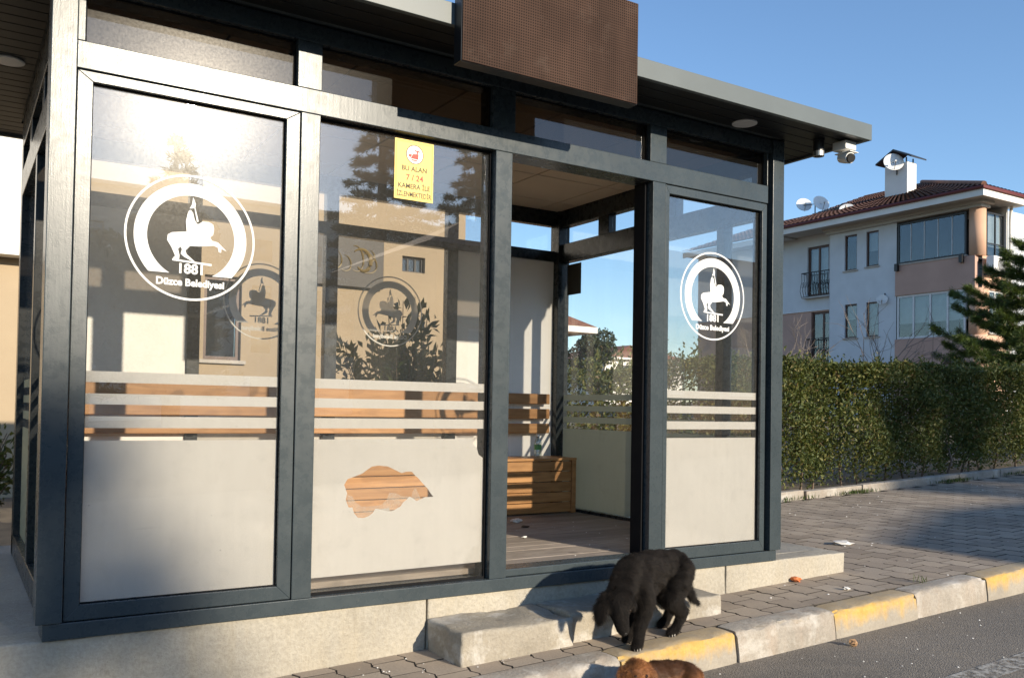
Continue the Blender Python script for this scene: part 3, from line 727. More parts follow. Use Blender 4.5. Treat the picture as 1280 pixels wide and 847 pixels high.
# ================================================================== bench and bottle
BN = thing('bench', 'orange wooden slatted bench along the rear wall of the shelter', 'bench', (2.55, 2.0, 0))
for i in range(5):
    z0 = .012+i*.0795
    box('front_plank', WOOD, BN, .66, 4.376, 1.868, 1.890, z0, z0+.0745, .003)
box('end_post', WOOD, BN, 4.378, 4.418, 1.860, 1.905, .001, .409, .003)
for i in range(4):
    y0 = 1.856+i*.0838
    box('seat_slat', WOOD, BN, .66, 4.42, y0, y0+.0795, .410, .430, .004)
for z0, z1 in ((.613, .691), (.730, .809), (.848, .930)):
    box('backrest_plank', WOOD, BN, .74, 4.357, 2.150, 2.176, z0, z1, .005)
for x in (1.56, 2.50, 3.47): box('backrest_batten', RIM, BN, x-.02, x+.02, 2.1765, 2.1975, .60, .945)
PET = make_glass('clear_plastic', .02, .06, .15, (.80, .86, .84))
bt = thing('water_bottle', 'small clear plastic water bottle with green label on the bench', 'bottle', (4.145, 2.0, .431))
MB().lathe([(.026, 0), (.030, .006), (.030, .05), (.028, .056), (.028, .10), (.030, .106), (.030, .118), (.020, .142), (.012, .155), (.012, .162)], (4.145, 2.0, .4315), 20).build('body', PET, bt, smooth=True)
MB().lathe([(.0288, .058), (.0292, .060), (.0292, .096), (.0288, .098)], (4.145, 2.0, .4315), 20).build('label_band', plain('green_label', (.10, .30, .10), .5, .4, 60), bt)
MB().lathe([(.015, .160), (.015, .176), (.013, .178)], (4.145, 2.0, .4315), 16).build('cap', WHITE, bt)
# ================================================================== vegetation
def unit(a): return a/np.maximum(np.linalg.norm(a, axis=1, keepdims=True), 1e-9)
def leaf_cloud(name, P, D, L, W, mat, parent, fold=.25):
    """one folded rhombus per point: P centres, D leaf directions"""
    P = np.asarray(P, float); n = len(P); D = unit(np.asarray(D, float)); L = np.broadcast_to(L, n)[:, None]; W = np.broadcast_to(W, n)[:, None]
    S = unit(np.cross(D, rng.normal(size=(n, 3)))); Nn = np.cross(D, S)
    a = P-D*L*.5; c = P+D*L*.5; b = P+S*W*.5+Nn*W*fold; d = P-S*W*.5+Nn*W*fold
    V = np.stack([a, b, c, d], 1).reshape(-1, 3); i = np.arange(n)*4
    F = np.concatenate([np.stack([i, i+1, i+2], 1), np.stack([i, i+2, i+3], 1)])
    return np_mesh(name, V, F, mat, parent)
def nz3(P, f, seed=0):
    """cheap smooth value noise from a few sines"""
    r_ = np.random.default_rng(seed); o = np.zeros(len(P))
    for k in range(7):
        w_ = r_.normal(size=3)*f*(1+.5*k); o += np.sin(P@w_+r_.uniform(0, 6.28))/(1+.4*k)
    return o/3.0
gzv = lambda x: GA+GB*x

def make_hedge():
    H = thing('hedge', 'long clipped evergreen hedge along the pavement right of the shelter', 'hedge', (10.5, 3.3, gz(10.5)))
    x0, x1, yf, yb = 4.85, 19.0, 2.98, 4.15
    top = lambda x: np.interp(x, [4.8, 6.2, 7.4, 10, 13, 19], [1.12, 1.22, 1.38, 1.42, 1.47, 1.62])
    def pts(n, kind):
        x = rng.uniform(x0, x1, n) if kind != 'near' else rng.uniform(7, 14, n)
        t_ = top(x); g = gzv(x)
        if kind in ('front', 'near'):
            z = g+.06+(t_-g-.04)*rng.uniform(0, 1, n)**.85; y = yf+np.abs(rng.normal(0, .11, n))
        elif kind == 'top':
            y = rng.uniform(yf, yb, n); z = t_-np.abs(rng.normal(0, .09, n))+.03
        elif kind == 'back':
            z = rng.uniform(g+.1, t_, n); y = yb-np.abs(rng.normal(0, .12, n))
        else:
            z = rng.uniform(g+.15, t_, n); y = rng.uniform(yf+.1, yb-.1, n)
        return np.stack([x, y, z], 1)
    P = np.concatenate([pts(40000, 'front'), pts(36000, 'near'), pts(16000, 'top'), pts(5000, 'back'), pts(24000, 'in')])
    nn = nz3(P*np.array([1, 0, 1]), 2.6, 3)
    P[:, 1] += np.where(P[:, 1] < 3.5, nn*.14+nz3(P*np.array([1, 0, 1]), .9, 6)*.10, 0)
    P[:, 2] += np.where(P[:, 2] > top(P[:, 0])-.3, nz3(P, 3.5, 4)*.05, 0)
    g = gzv(P[:, 0]); low = (P[:, 2]-g)
    keep = (rng.uniform(size=len(P)) < np.clip(low/.38, .06, 1)) & ((nz3(P, 5.5, 9) > -.75) | (rng.uniform(size=len(P)) < .25))
    P = P[keep]
    D = rng.normal(size=P.shape)*.75+np.array([-.05, -.75, .55])
    sz = np.clip(1+.38*nz3(P, 1.7, 12), .6, 1.6); leaf_cloud('foliage', P, D, rng.uniform(.032, .064, len(P))*sz, rng.uniform(.017, .030, len(P))*sz, HEDGE, H)
    # shoots standing above the clipped top
    Q = []; DQ = []
    for k in range(420):
        x = rng.uniform(5, 18); y = rng.uniform(yf, yb); z = float(top(x))-.02; h = rng.uniform(.03, .19)*(1.6 if x < 7 else 1); l = rng.normal(0, .02, 2)
        for j in range(9):
            f = j/8; Q.append((x+l[0]*f+rng.normal(0, .015), y+l[1]*f+rng.normal(0, .015), z+h*f)); DQ.append((rng.normal(0, .6), rng.normal(0, .6), .8))
    leaf_cloud('top_shoots', Q, DQ, .05, .026, HEDGE, H)
    for k in range(34):
        x = 4.95+k*.40+rng.uniform(-.12, .12); y = yf+.10+rng.uniform(0, .25); g = gz(x)
        p = [(x, y, g-.03)]; 
        for j in range(4): p.append((x+rng.normal(0, .05)*(j+1)*.6, y+rng.normal(0, .05), g+.22*(j+1)))
        MB().tube(p, [.016, .014, .011, .008, .005], 5).build('stem', BARK, H)
make_hedge()

def tree_pine(name, label, base, H, rad, seed, ntier, mat, cat='tree', droop=.15, zlow=.16, tufts=26, needle=.11, nper=12, branch_n=7, group=None, top_pow=1.0, thick=.012, up_tip=.28, nw=.13, spread=.16):
    r_ = np.random.default_rng(seed); T = thing(name, label, cat, base, group)
    b = np.array(base)
    MB().tube([b+np.array([0, 0, H*f])+np.array([r_.normal(0, .02), r_.normal(0, .02), 0]) for f in np.linspace(0, .97, 8)], list(np.linspace(.030*H, .006*H, 8)), 8).build('trunk', BARK, T)
    br = MB(); P = []; D = []
    for i in range(ntier):
        f = i/(ntier-1); z = H*(zlow+(.97-zlow)*f); ln = rad*(1-f)**top_pow*r_.uniform(.8, 1.12)+.12
        for k in range(branch_n if f < .85 else 4):
            a = 2*math.pi*(k+r_.uniform(-.3, .3))/branch_n+i*1.1; l = ln*r_.uniform(.6, 1.15); dirv = np.array([math.cos(a), math.sin(a), 0])
            side = np.array([-dirv[1], dirv[0], 0]); pts_ = []
            for j in range(6):
                s = j/5; pts_.append(b+dirv*l*s+np.array([0, 0, z-droop*l*s+up_tip*l*s*s*s+r_.normal(0, .015)]))
            br.tube(pts_, [thick*(1.4-s) for s in np.linspace(0, 1, 6)], 4, False)
            nt = max(6, int(tufts*l/rad))
            for q in range(nt):
                s = .18+.82*r_.uniform()**.8; j = min(4, int(s*5)); w_ = s*5-j; p0 = pts_[j]*(1-w_)+pts_[j+1]*w_
                sp_ = r_.normal(0, spread*l*(1.15-s)); p0 = p0+side*sp_+np.array([0, 0, r_.normal(0, .03)-.10*abs(sp_)])
                ax = dirv*.8+side*np.sign(sp_)*.7+np.array([0, 0, .35])
                dd = r_.normal(size=(nper, 3))*.62+ax
                P.append(np.repeat(p0[None], nper, 0)+unit(dd)*needle*.4+r_.normal(0, needle*.18, (nper, 3))); D.append(dd)
    br.build('branches', BARK, T)
    P = np.concatenate(P); D = np.concatenate(D)
    leaf_cloud('needles', P, D, needle*r_.uniform(.7, 1.25, len(P)), needle*nw, mat, T, .1)
    return T
tree_pine('pine_tree', 'bright green young pine in front of the blue building, right edge', (19.95, 6.3, gz(19.9)), 4.9, 2.6, 5, 12, NEEDLE, tufts=150, needle=.13, nper=30, branch_n=8, zlow=.30, top_pow=.95, droop=.06, up_tip=.26, spread=.11, thick=.018, nw=.065)

def leafy_shrub(label, base, H, rad, seed, nst, nl, lsz=.075, mat=SHRUB):
    r_ = np.random.default_rng(seed); T = thing('leafy_shrub', label, 'shrub', base); b = np.array(base); P = []; D = []; st_ = MB()
    for k in range(nst):
        a = r_.uniform(0, 6.28); rr = rad*math.sqrt(r_.uniform(.03, 1)); h = H*r_.uniform(.6, 1)*(1-.35*rr/rad)
        tip = b+np.array([math.cos(a)*rr, math.sin(a)*rr, h]); mid = b+np.array([math.cos(a)*rr*.45, math.sin(a)*rr*.45, h*.5])
        pts_ = [b+np.array([math.cos(a)*.06, math.sin(a)*.06, 0]), mid, tip]
        st_.tube(pts_, [.012, .008, .003], 5)
        for q in range(nl):
            s = .12+.88*r_.uniform(); p0 = pts_[0]*(1-s)**2+2*mid*s*(1-s)+tip*s*s; d = unit((r_.normal(size=3)+np.array([0, 0, .5]))[None])[0]
            P.append(p0+d*lsz*.7+r_.normal(0, .03, 3)); D.append(d+np.array([0, 0, .2]))
    st_.build('stems', BARK, T)
    leaf_cloud('foliage', P, D, r_.uniform(.6, 1.25, len(P))*lsz, r_.uniform(.35, .5, len(P))*lsz, mat, T, .2); return T
leafy_shrub('dark leafy shrub behind the rear glass, seen through the second pane', (3.55, 3.25, gz(3.5)-.02), 2.36, .66, 3, 60, 90, .115)
leafy_shrub('dense dark shrub beside the left rear corner of the shelter', (.20, 3.35, gz(.2)-.02), 1.62, .50, 8, 40, 70, .07)

def bare_shrub(label, base, H, rad, seed):
    r_ = np.random.default_rng(seed); T = thing('bare_shrub', label, 'shrub', base); mb = MB()
    def grow(p, d, l, r0, lev):
        q = p+d*l*.5+r_.normal(0, .03*l, 3); e = p+d*l+r_.normal(0, .06*l, 3); mb.tube([p, q, e], [r0, r0*.8, r0*.55], 4, False)
        if lev < 3:
            for k in range(r_.integers(2, 4)): 
                dd = d+r_.normal(0, .48, 3); dd[2] = abs(dd[2])*.9+.1; dd /= np.linalg.norm(dd); grow(p+(e-p)*r_.uniform(.45, 1), dd, l*r_.uniform(.5, .8), r0*.6, lev+1)
    for k in range(7):
        d = np.array([r_.normal(0, rad), r_.normal(0, rad), 1.0]); d /= np.linalg.norm(d); grow(np.array(base)+np.array([r_.normal(0, .1), r_.normal(0, .1), 0]), d, H*.5, .022, 0)
    mb.build('branches', TWIG, T)
bare_shrub('leafless twiggy shrub behind the hedge below the upper windows', (16.6, 10.2, gz(16)), 3.1, .42, 4)
bare_shrub('leafless twiggy shrub behind the hedge before the glazed balcony', (19.2, 9.6, gz(19)), 3.2, .45, 11)

# grass tufts at the hedge edging and weeds by the kerb: nobody could count the blades
P = []; D = []
for cx_, cy_, n_, s_ in ((9.0, 2.66, 160, .16), (10.9, 2.68, 200, .20), (7.9, 2.66, 90, .25), (12.6, 2.72, 160, .3), (5.30, -.49, 9, .02)):
    for k in range(n_):
        x = cx_+rng.normal(0, s_); y = cy_+rng.normal(0, .03); P.append((x, y, gz(x)+.02)); D.append((rng.normal(0, .35), rng.normal(0, .35), 1))
stuff(tag(leaf_cloud('grass', P, D, rng.uniform(.04, .09, len(P)), .007, GRASSM, None), 'green grass tufts growing along the hedge edging', 'grass'))

# ================================================================== buildings
def face_obj(name, VF, face, at, mat, parent):
    V, F = VF
    W_ = [(at+w_, u, v) if face == 'x' else (u, at+w_, v) for u, v, w_ in V]
    mb = MB(); mb.add(W_, F); me = bpy.data.meshes.new(name); me.from_pydata(mb.v, [], mb.f); me.materials.append(mat)
    o = bpy.data.objects.new(name, me); return link(o, parent)
def fbox(mb, face, at, u0, u1, v0, v1, w0, w1):
    return mb.box(at+w0, at+w1, u0, u1, v0, v1) if face == 'x' else mb.box(u0, u1, at+w0, at+w1, v0, v1)
def window(par, face, at, u0, u1, v0, v1, depth=.12, fmat=None, nmul=0, fw_=.055, curtain=None, sill=True, name='window', hmul=None, back=.30):
    fmat = fmat or BROWNF; mb = MB(); d0, d1 = depth-.06, depth-.005
    fbox(mb, face, at, u0, u0+fw_, v0, v1, d0, d1); fbox(mb, face, at, u1-fw_, u1, v0, v1, d0, d1)
    fbox(mb, face, at, u0+fw_, u1-fw_, v0, v0+fw_, d0, d1); fbox(mb, face, at, u0+fw_, u1-fw_, v1-fw_, v1, d0, d1)
    for k in range(nmul):
        u = u0+(u1-u0)*(k+1)/(nmul+1); fbox(mb, face, at, u-fw_*.5, u+fw_*.5, v0+fw_, v1-fw_, d0+.004, d1-.004)
    if hmul: fbox(mb, face, at, u0+fw_, u1-fw_, v0+(v1-v0)*hmul-.02, v0+(v1-v0)*hmul+.02, d0+.008, d1-.008)
    o = mb.build(name, fmat, par)
    fbox(MB(), face, at, u0+fw_*.6, u1-fw_*.6, v0+fw_*.6, v1-fw_*.6, d1-.03, d1-.022).build('pane', WING, o)
    r0 = MB(); fbox(r0, face, at, u0-.02, u1+.02, v0-.02, v1+.02, depth+back, depth+back+.03); r0.build('room', DARKROOM, o)
    if curtain:
        c = MB(); n = 24
        if face == 'x':
            V = []; F = []
            for i in range(n+1):
                u = u0+(u1-u0)*i/n
                for v in (v0+(v1-v0)*curtain, v1): V.append((at+depth+.06+.02*math.sin(i*2.1), u, v))
            for i in range(n): F.append((2*i, 2*i+2, 2*i+3, 2*i+1))
        else:
            V = []; F = []
            for i in range(n+1):
                u = u0+(u1-u0)*i/n
                for v in (v0+(v1-v0)*curtain, v1): V.append((u, at+depth+.06+.02*math.sin(i*2.1), v))
            for i in range(n): F.append((2*i, 2*i+2, 2*i+3, 2*i+1))
        np_mesh('curtain', V, F, CURT, o)
    if sill:
        s_ = MB(); fbox(s_, face, at, u0-.06, u1+.06, v0-.05, v0-.001, -.06, depth-.065); s_.build('sill', SILLM, o)
    return o

AB = thing('apartment_building', 'pale blue and peach apartment building with tiled roof behind the hedge', 'building', (30, 19, gz(30)))
XF = 30.0; G0 = gz(32)-1.5
# window holes: (y0,y1,z0,z1)
MW = [(18.35, 18.91, 6.46, 7.86, .0), (17.39, 17.93, 6.50, 7.86, .0), (18.33, 18.89, 3.80, 5.13, 0), (17.37, 17.91, 3.80, 5.13, .15)]
face_obj('wall', wall_holes(16.62, 19.62, G0, 8.35, [m_[:4] for m_ in MW], .12), 'x', XF, BLUEW, AB)
for i, w_ in enumerate(MW): window(AB, 'x', XF, *w_[:4], curtain=(None, .45, .55, .05)[i])
MB().box(XF, XF+.42, 19.615, 19.62, G0, 8.35).build('return_wall', BLUEW, AB)
XL = XF+.42
LD = [(19.98, 21.06, 5.70, 7.75), (19.75, 20.87, 2.95, 5.02)]
face_obj('wall', wall_holes(19.62, 27.5, 5.10, 8.35, [LD[0]], .14), 'x', XL, BLUEW, AB)
face_obj('wall', wall_holes(19.62, 27.5, G0, 5.07, [LD[1]], .14), 'x', XL+.03, PEACH, AB)
MB().box(XL-.02, XL+.06, 19.622, 27.5, 5.07, 5.10).build('band_course', WFRAME, AB)
for k, d in enumerate(LD): window(AB, 'x', XL+(.03 if k else 0), *d, depth=.14, nmul=1, fw_=.09, sill=False, name='balcony_door', curtain=.3 if k == 0 else None)
for (y0, y1, z0, z1), xx in zip(LD, (XL, XL+.03)):
    rl = MB(); zb, zt = z0-.05, z0+.95; ya, yb_ = y0-.22, y1+.10
    for z in (zb, zt): rl.tube([(xx, ya, z), (xx-.24, ya, z), (xx-.24, yb_, z), (xx, yb_, z)], .022, 5)
    nb = 11
    for k in range(nb+1):
        y = ya+(yb_-ya)*k/nb
        rl.tube([(xx-.24, y, zb), (xx-.33, y, zb+.25), (xx-.30, y, zb+.45), (xx-.22, y, zb+.68), (xx-.24, y, zt)], .013, 4)
        if k < nb: rl.tube([(xx-.24+.02*math.sin(a), y+.06+.05*math.cos(a), zb+.5+.12*math.sin(a)) for a in np.linspace(0, 6.2, 9)], .009, 4)
    rl.build('iron_railing', IRON, AB)
    MB().box(xx-.26, xx-.001, ya, yb_, zb-.06, zb-.01).build('balcony_slab', SOFW, AB)
# glazed balcony bay on the right
XB = XF-.10
Y0, Y1 = 13.55, 16.615
MB().box(XB, XF+.10, Y0, Y1, 5.24, 6.36).build('parapet', PEACH, AB, .01)
MB().box(XB, XF+.10, Y0, Y1, G0, 3.62).build('parapet', PEACH, AB, .01)
MB().box(XB-.03, XF+.06, Y0+.30, Y1, 6.361, 6.41).build('parapet_coping', SILLM, AB)
window(AB, 'x', XF-.08, 13.90, 16.56, 6.415, 7.93, .1, BLACK, 0, .07, .0, False, 'balcony_glazing', back=1.3)
mul = MB()
for k in range(1, 5): mul.box(XF-.03, XF-.01, 13.9+k*.53-.012, 13.9+k*.53+.012, 6.49, 7.86)
mul.build('glazing_joint', WFRAME, AB)
window(AB, 'x', XF-.08, 13.92, 16.56, 3.63, 5.235, .1, WFRAME, 3, .07, .35, False, 'balcony_glazing', back=1.3)
for y in (14.0, 16.5): MB().box(XB-.14, XB-.001, y-.06, y+.06, 6.15, 6.42).build('shutter_box', BLACK, AB)
MB().tube([(XF+.17, 13.62, 6.36), (XF+.17, 13.62, 8.05)], .27, 20).build('round_column', PEACHL, AB, smooth=True)
MB().tube([(XF+.17, 13.62, 3.62), (XF+.17, 13.62, 5.24)], .27, 20).build('round_column', PEACHL, AB, smooth=True)
MB().tube([(XF+.17, 13.62, G0), (XF+.17, 13.62, 3.62)], .29, 20).build('round_column', PEACHL, AB, smooth=True)
# front end (faces the street)
YF = 13.42
face_obj('wall', wall_holes(XF+.12, 31.62, G0, 6.36, [(30.55, 31.5, 3.7, 5.2)], .12), 'y', YF, PEACHL, AB)
window(AB, 'y', YF, 30.55, 31.5, 3.7, 5.2, .12, WFRAME, 1, .06, .3)
window(AB, 'y', YF, 30.50, 31.60, 6.37, 7.93, .12, BLACK, 1, .05, .25, False, 'balcony_glazing', hmul=.3)
face_obj('wall', wall_holes(31.62, 31.63, G0, 8.35, [], .1), 'y', YF+.02, CREAMW, AB)
MB().box(31.62, 46, 14.6, 14.9, G0, 8.6).build('side_wall', BLUEW, AB)
MB().box(31.62, 31.70, YF, 14.6, G0, 8.35).build('return_wall', CREAMW, AB)
MB().tube([(31.72, 13.30, 8.25), (31.72, 13.34, 7.7), (31.72, 13.34, G0)], .055, 8).build('downpipe', CREAMW, AB)
# inner volume behind the facades
MB().box(XF+1.6, 46, 14.95, 27.4, G0, 8.3).build('core', DARKROOM, AB)
# eaves and roof
EX, EY = 29.05, 12.78
cn = MB(); cn.box(XF-.16, XF+.4, 13.3, 19.7, 8.00, 8.10).box(XF-.30, XF+.4, 13.15, 19.75, 8.10, 8.22)
cn.build('cornice', SOFW, AB)
MB().box(EX+.05, 32.0, EY+.05, 21.55, 8.22, 8.30).build('eave_soffit', SOFW, AB)
MB().box(EX, EX+.05, EY, 21.6, 8.16, 8.40).build('fascia_board', CREAMW, AB); MB().box(EX+.0505, 31.7, EY, EY+.05, 8.16, 8.40).build('fascia_board', CREAMW, AB)
MB().tube([(EX-.05, 21.6, 8.44), (EX-.05, EY-.05, 8.44), (31.75, EY-.05, 8.44)], .062, 8).build('gutter', GUTTER, AB)
MB().box(29.55, 31, 21.6, 27.6, 8.16, 8.30).build('eave_soffit', SOFW, AB); MB().box(29.5, 29.55, 21.6, 27.6, 8.10, 8.33).build('fascia_board', CREAMW, AB)
def tiled_slope(name, parent, e0, e1, r0, r1, ncol, nrow):
    """corrugated tile field between an eave edge e0-e1 and a ridge edge r0-r1"""
    e0, e1, r0, r1 = map(np.array, (e0, e1, r0, r1)); V = []; F = []
    nrm = np.cross(e1-e0, r0-e0); nrm = nrm/np.linalg.norm(nrm); nrm *= np.sign(nrm[2])
    M = ncol*4
    for j in range(nrow):
        for s in (j/nrow, (j+1.15)/nrow):
            a = e0+(r0-e0)*min(s, 1); b = e1+(r1-e1)*min(s, 1); lift = .035 if s == j/nrow else 0.0
            for i in range(M+1): V.append(a+(b-a)*i/M+nrm*(lift+.03*(abs(math.sin(math.pi*i/4)))))
        o_ = j*2*(M+1)
        for i in range(M): F.append((o_+i, o_+i+1, o_+M+1+i+1, o_+M+1+i))
    u_ = [tuple(q-nrm*.03) for q in (e0, e1, r1, r0)]; np_mesh('roof_underlay', u_, [(0, 1, 2, 3)], TILE, parent)
    return stuff(np_mesh(name, V, F, TILE, parent))
RIDGE = 10.75; RXr = 35.2
tiled_slope('roof_tiles', AB, (EX-.06, EY-.06, 8.47), (EX-.06, 21.6, 8.47), (RXr, 19.0, RIDGE), (RXr, 21.6, RIDGE), 40, 16)
tiled_slope('roof_tiles', AB, (EX-.06, EY-.06, 8.47), (31.75, EY-.06, 8.47), (RXr, 19.0, RIDGE), (RXr+.01, 19.0, RIDGE), 12, 16)
tiled_slope('roof_tiles', AB, (29.45, 21.6, 8.38), (29.45, 27.6, 8.38), (RXr, 21.6, 10.4), (RXr, 27.6, 10.4), 26, 12)
MB().tube([(EX-.06, EY-.06, 8.52), (RXr, 19.0, RIDGE+.06)], .09, 8).build('hip_ridge', TILE, AB)
# chimney and roof fittings
ch = MB().box(32.0, 32.6, 17.55, 18.55, 8.6, 10.85).build('chimney', CREAMW, AB, .01)
capm = MB(); capm.prism([(17.25, 10.93), (18.05, 11.35), (18.85, 10.93), (18.85, 10.99), (18.05, 11.42), (17.25, 10.99)], 'x', 31.8, 32.8)
capm.build('chimney_cap', BLACK, ch)
for x in (32.08, 32.52):
    for y in (17.65, 18.45): MB().tube([(x, y, 10.84), (x, y, 11.05)], .03, 5).build('cap_leg', BLACK, ch)
vt = MB(); vt.box(31.4, 31.9, 19.8, 20.3, 8.9, 9.25); vt.prism([(19.5, 9.25), (20.05, 9.55), (20.6, 9.25)], 'x', 31.3, 32.0); vt.build('roof_vent', BLACK, AB)
def dish(label, c, r_, az, el, mast=None):
    T = thing('satellite_dish', label, 'satellite dish', c)
    d = Vector((math.sin(az)*math.cos(el), -math.cos(az)*math.cos(el), math.sin(el))); a = d.cross(Vector((0, 0, 1))).normalized(); b = a.cross(d)
    V = []; F = []; n = 24; cc_ = Vector(c)
    prof = [(0, 0), (.4, .03), (.75, .10), (1, .18), (1.03, .17)]
    for q, (rr, dp) in enumerate(prof):
        for k in range(n):
            t_ = 2*math.pi*k/n; V.append(cc_+(a*math.cos(t_)+b*math.sin(t_))*rr*r_+d*dp*r_)
    for q in range(len(prof)-1):
        for k in range(n): F.append((q*n+k, q*n+(k+1) % n, (q+1)*n+(k+1) % n, (q+1)*n+k))
    o = np_mesh('reflector', V, F, WHITE, T, True); s_ = o.modifiers.new('solid', 'SOLIDIFY'); s_.thickness = .012
    lnb = cc_+d*r_*.9-b*r_*.35
    MB().tube([cc_-b*r_, lnb], .014, 5).build('feed_arm', METAL, T); MB().tube([lnb, lnb-d*.10], .035, 8).build('feed_horn', WHITE, T)
    if mast:
        MB().tube([mast, (mast[0], mast[1], c[2]+.25), ], .025, 6).build('mast', IRON, T); MB().tube([(mast[0], mast[1], c[2]), cc_], .018, 5).build('mount_arm', IRON, T)
    return T
dish('left satellite dish of the pair on the roof mast', (31.7, 22.35, 9.95), .33, R(-35), R(25), (31.9, 21.9, 9.0))
dish('right satellite dish of the pair on the roof mast', (31.7, 21.45, 9.85), .36, R(-20), R(25), (31.9, 21.9, 9.0))
dish('satellite dish fixed to the white chimney', (31.75, 18.0, 10.85), .38, R(-40), R(20), (31.98, 18.0, 10.4))
dish('small satellite dish low on the roof left of the chimney', (31.0, 19.6, 9.2), .28, R(-60), R(45), (31.2, 19.6, 8.9))
dish('small white dish on the blue wall between the lower windows', (29.85, 17.12, 5.15), .20, R(-60), R(20), (29.99, 17.1, 5.05))
ac = thing('air_conditioner', 'white outdoor air conditioning unit on the balcony end wall', 'air conditioner', (30.85, 13.2, 5.85))
MB().box(30.14, 30.90, 13.02, 13.30, 5.72, 6.30).build('casing', WHITE, ac, .02)
MB().prism([(30.60+.22*math.cos(2*math.pi*k/24), 6.01+.22*math.sin(2*math.pi*k/24)) for k in range(24)], 'y', 13.005, 13.019).build('fan_grille', plain('grey_grille', (.18, .18, .18), .6), ac)
MB().box(30.20, 30.27, 13.06, 13.42, 5.66, 5.72).build('bracket', IRON, ac); MB().box(30.78, 30.85, 13.06, 13.42, 5.66, 5.72).build('bracket', IRON, ac)

# house behind the shelter, seen through its panes
HB = thing('beige_house', 'sunlit beige rendered house close behind the shelter', 'house', (3, 9, gz(3)))
HY = 9.0
hw = [(3.20, 3.72, 1.43, 2.62), (6.22, 6.62, 2.95, 3.20), (-.9, -.1, 3.2, 4.5)]
face_obj('wall', wall_holes(-9, 7.35, -1.2, 6.6, hw, .14), 'y', HY, BEIGE, HB)
window(HB, 'y', HY, *hw[0], depth=.14, curtain=.0); window(HB, 'y', HY, *hw[1], depth=.14, nmul=2, fw_=.03, sill=False, fmat=IRON); window(HB, 'y', HY, *hw[2], depth=.14)
MB().box(7.34, 7.349, HY+.001, 17, -1.2, 6.6).build('side_wall', BEIGE, HB)
MB().box(-9, 1.35, HY-.30, HY-.001, 2.60, 6.59).build('upper_storey', CREAMW, HB)
MB().box(-9.3, 7.9, HY-.7, 17, 6.6, 6.75).build('eave', SOFW, HB)
tiled_slope('roof_tiles', HB, (-9.3, HY-.7, 6.78), (7.9, HY-.7, 6.78), (-5, 13, 8.6), (4, 13, 8.6), 60, 14)
sb = thing('signboard', 'dark brown signboard with a gold swirl on the beige house', 'sign', (5.35, 8.9, 2.75))
MB().box(4.72, 5.86, 8.90, 8.955, 2.62, 3.36).build('board', plain('dark_sign_board', (.018, .014, .012), .5), sb, .005)
GOLD = plain('gold_paint', (.17, .115, .03), .4, .2)
MB().tube([(5.50-.20*math.cos(a)*(1-.10*a), 8.893, 3.0+.24*math.sin(a)*(1-.10*a)) for a in np.linspace(.8, 5.6, 18)], [.01+.022*math.sin(math.pi*i/17) for i in range(18)], 6).build('swirl', GOLD, sb)
for k_, (cx_, cz_, rx_, rz_) in enumerate(((5.58, 2.97, .16, .20), (5.40, 3.02, .12, .26), (5.22, 2.95, .10, .16), (5.62, 3.10, .08, .12), (5.05, 3.0, .12, .20))):
    MB().tube([(cx_-rx_*math.cos(a), 8.893, cz_+rz_*math.sin(a)*(1-.08*a)) for a in np.linspace(.9+.3*k_, 5.2, 14)], [.004+.010*math.sin(math.pi*i/13) for i in range(14)], 5).build('swirl', GOLD, sb)

def small_house(label, x0, x1, y0, y1, zt, rh, wallm, wins, face='x'):
    T = thing('house', label, 'house', ((x0+x1)/2, (y0+y1)/2, gz(x0)))
    MB().box(x0+.25, x1, y0+.25, y1, gz(x0)-1, zt).build('inner_wall', wallm, T)
    wx = [w_[1:] for w_ in wins if w_[0] == 'x']; wy = [w_[1:] for w_ in wins if w_[0] == 'y']
    face_obj('wall', wall_holes(y0, y1, gz(x0)-1, zt, wx, .12), 'x', x0, wallm, T); face_obj('wall', wall_holes(x0, x1, gz(x0)-1, zt, wy, .12), 'y', y0, wallm, T)
    for w_ in wx: window(T, 'x', x0, *w_, back=.05)
    for w_ in wy: window(T, 'y', y0, *w_, back=.05)
    e = .6; MB().box(x0-e, x1+e, y0-e, y1+e, zt, zt+.16).build('eave', CREAMW, T)
    cx, cy = (x0+x1)/2, (y0+y1)/2; q = (y1-y0)*.3
    rf = MB(); rf.add([(x0-e, y0-e, zt+.16), (x1+e, y0-e, zt+.16), (x1+e, y1+e, zt+.16), (x0-e, y1+e, zt+.16), (cx, cy-q, zt+rh), (cx, cy+q, zt+rh)], [(0, 1, 4), (1, 2, 5, 4), (2, 3, 5), (3, 0, 4, 5), (0, 3, 2, 1)])
    rf.build('roof', TILE, T)
small_house('peach house with tiled roof seen through the side glass, left', 9.6, 14.15, 15.6, 24, 2.85, 1.6, PEACHL, [('y', 11.0, 11.8, .9, 2.2), ('y', 12.6, 13.4, .9, 2.2), ('x', 18, 19, .9, 2.2)])
small_house('pale grey house with hip roof far behind the hedge, seen through the side glass', 48, 57, 57, 67, 5.3, 1.5, CREAMW, [('x', 58.5, 59.6, 3.4, 4.8), ('x', 62, 63, 3.4, 4.8), ('y', 49.5, 50.8, 3.4, 4.8), ('y', 53, 54.2, 3.4, 4.8)])
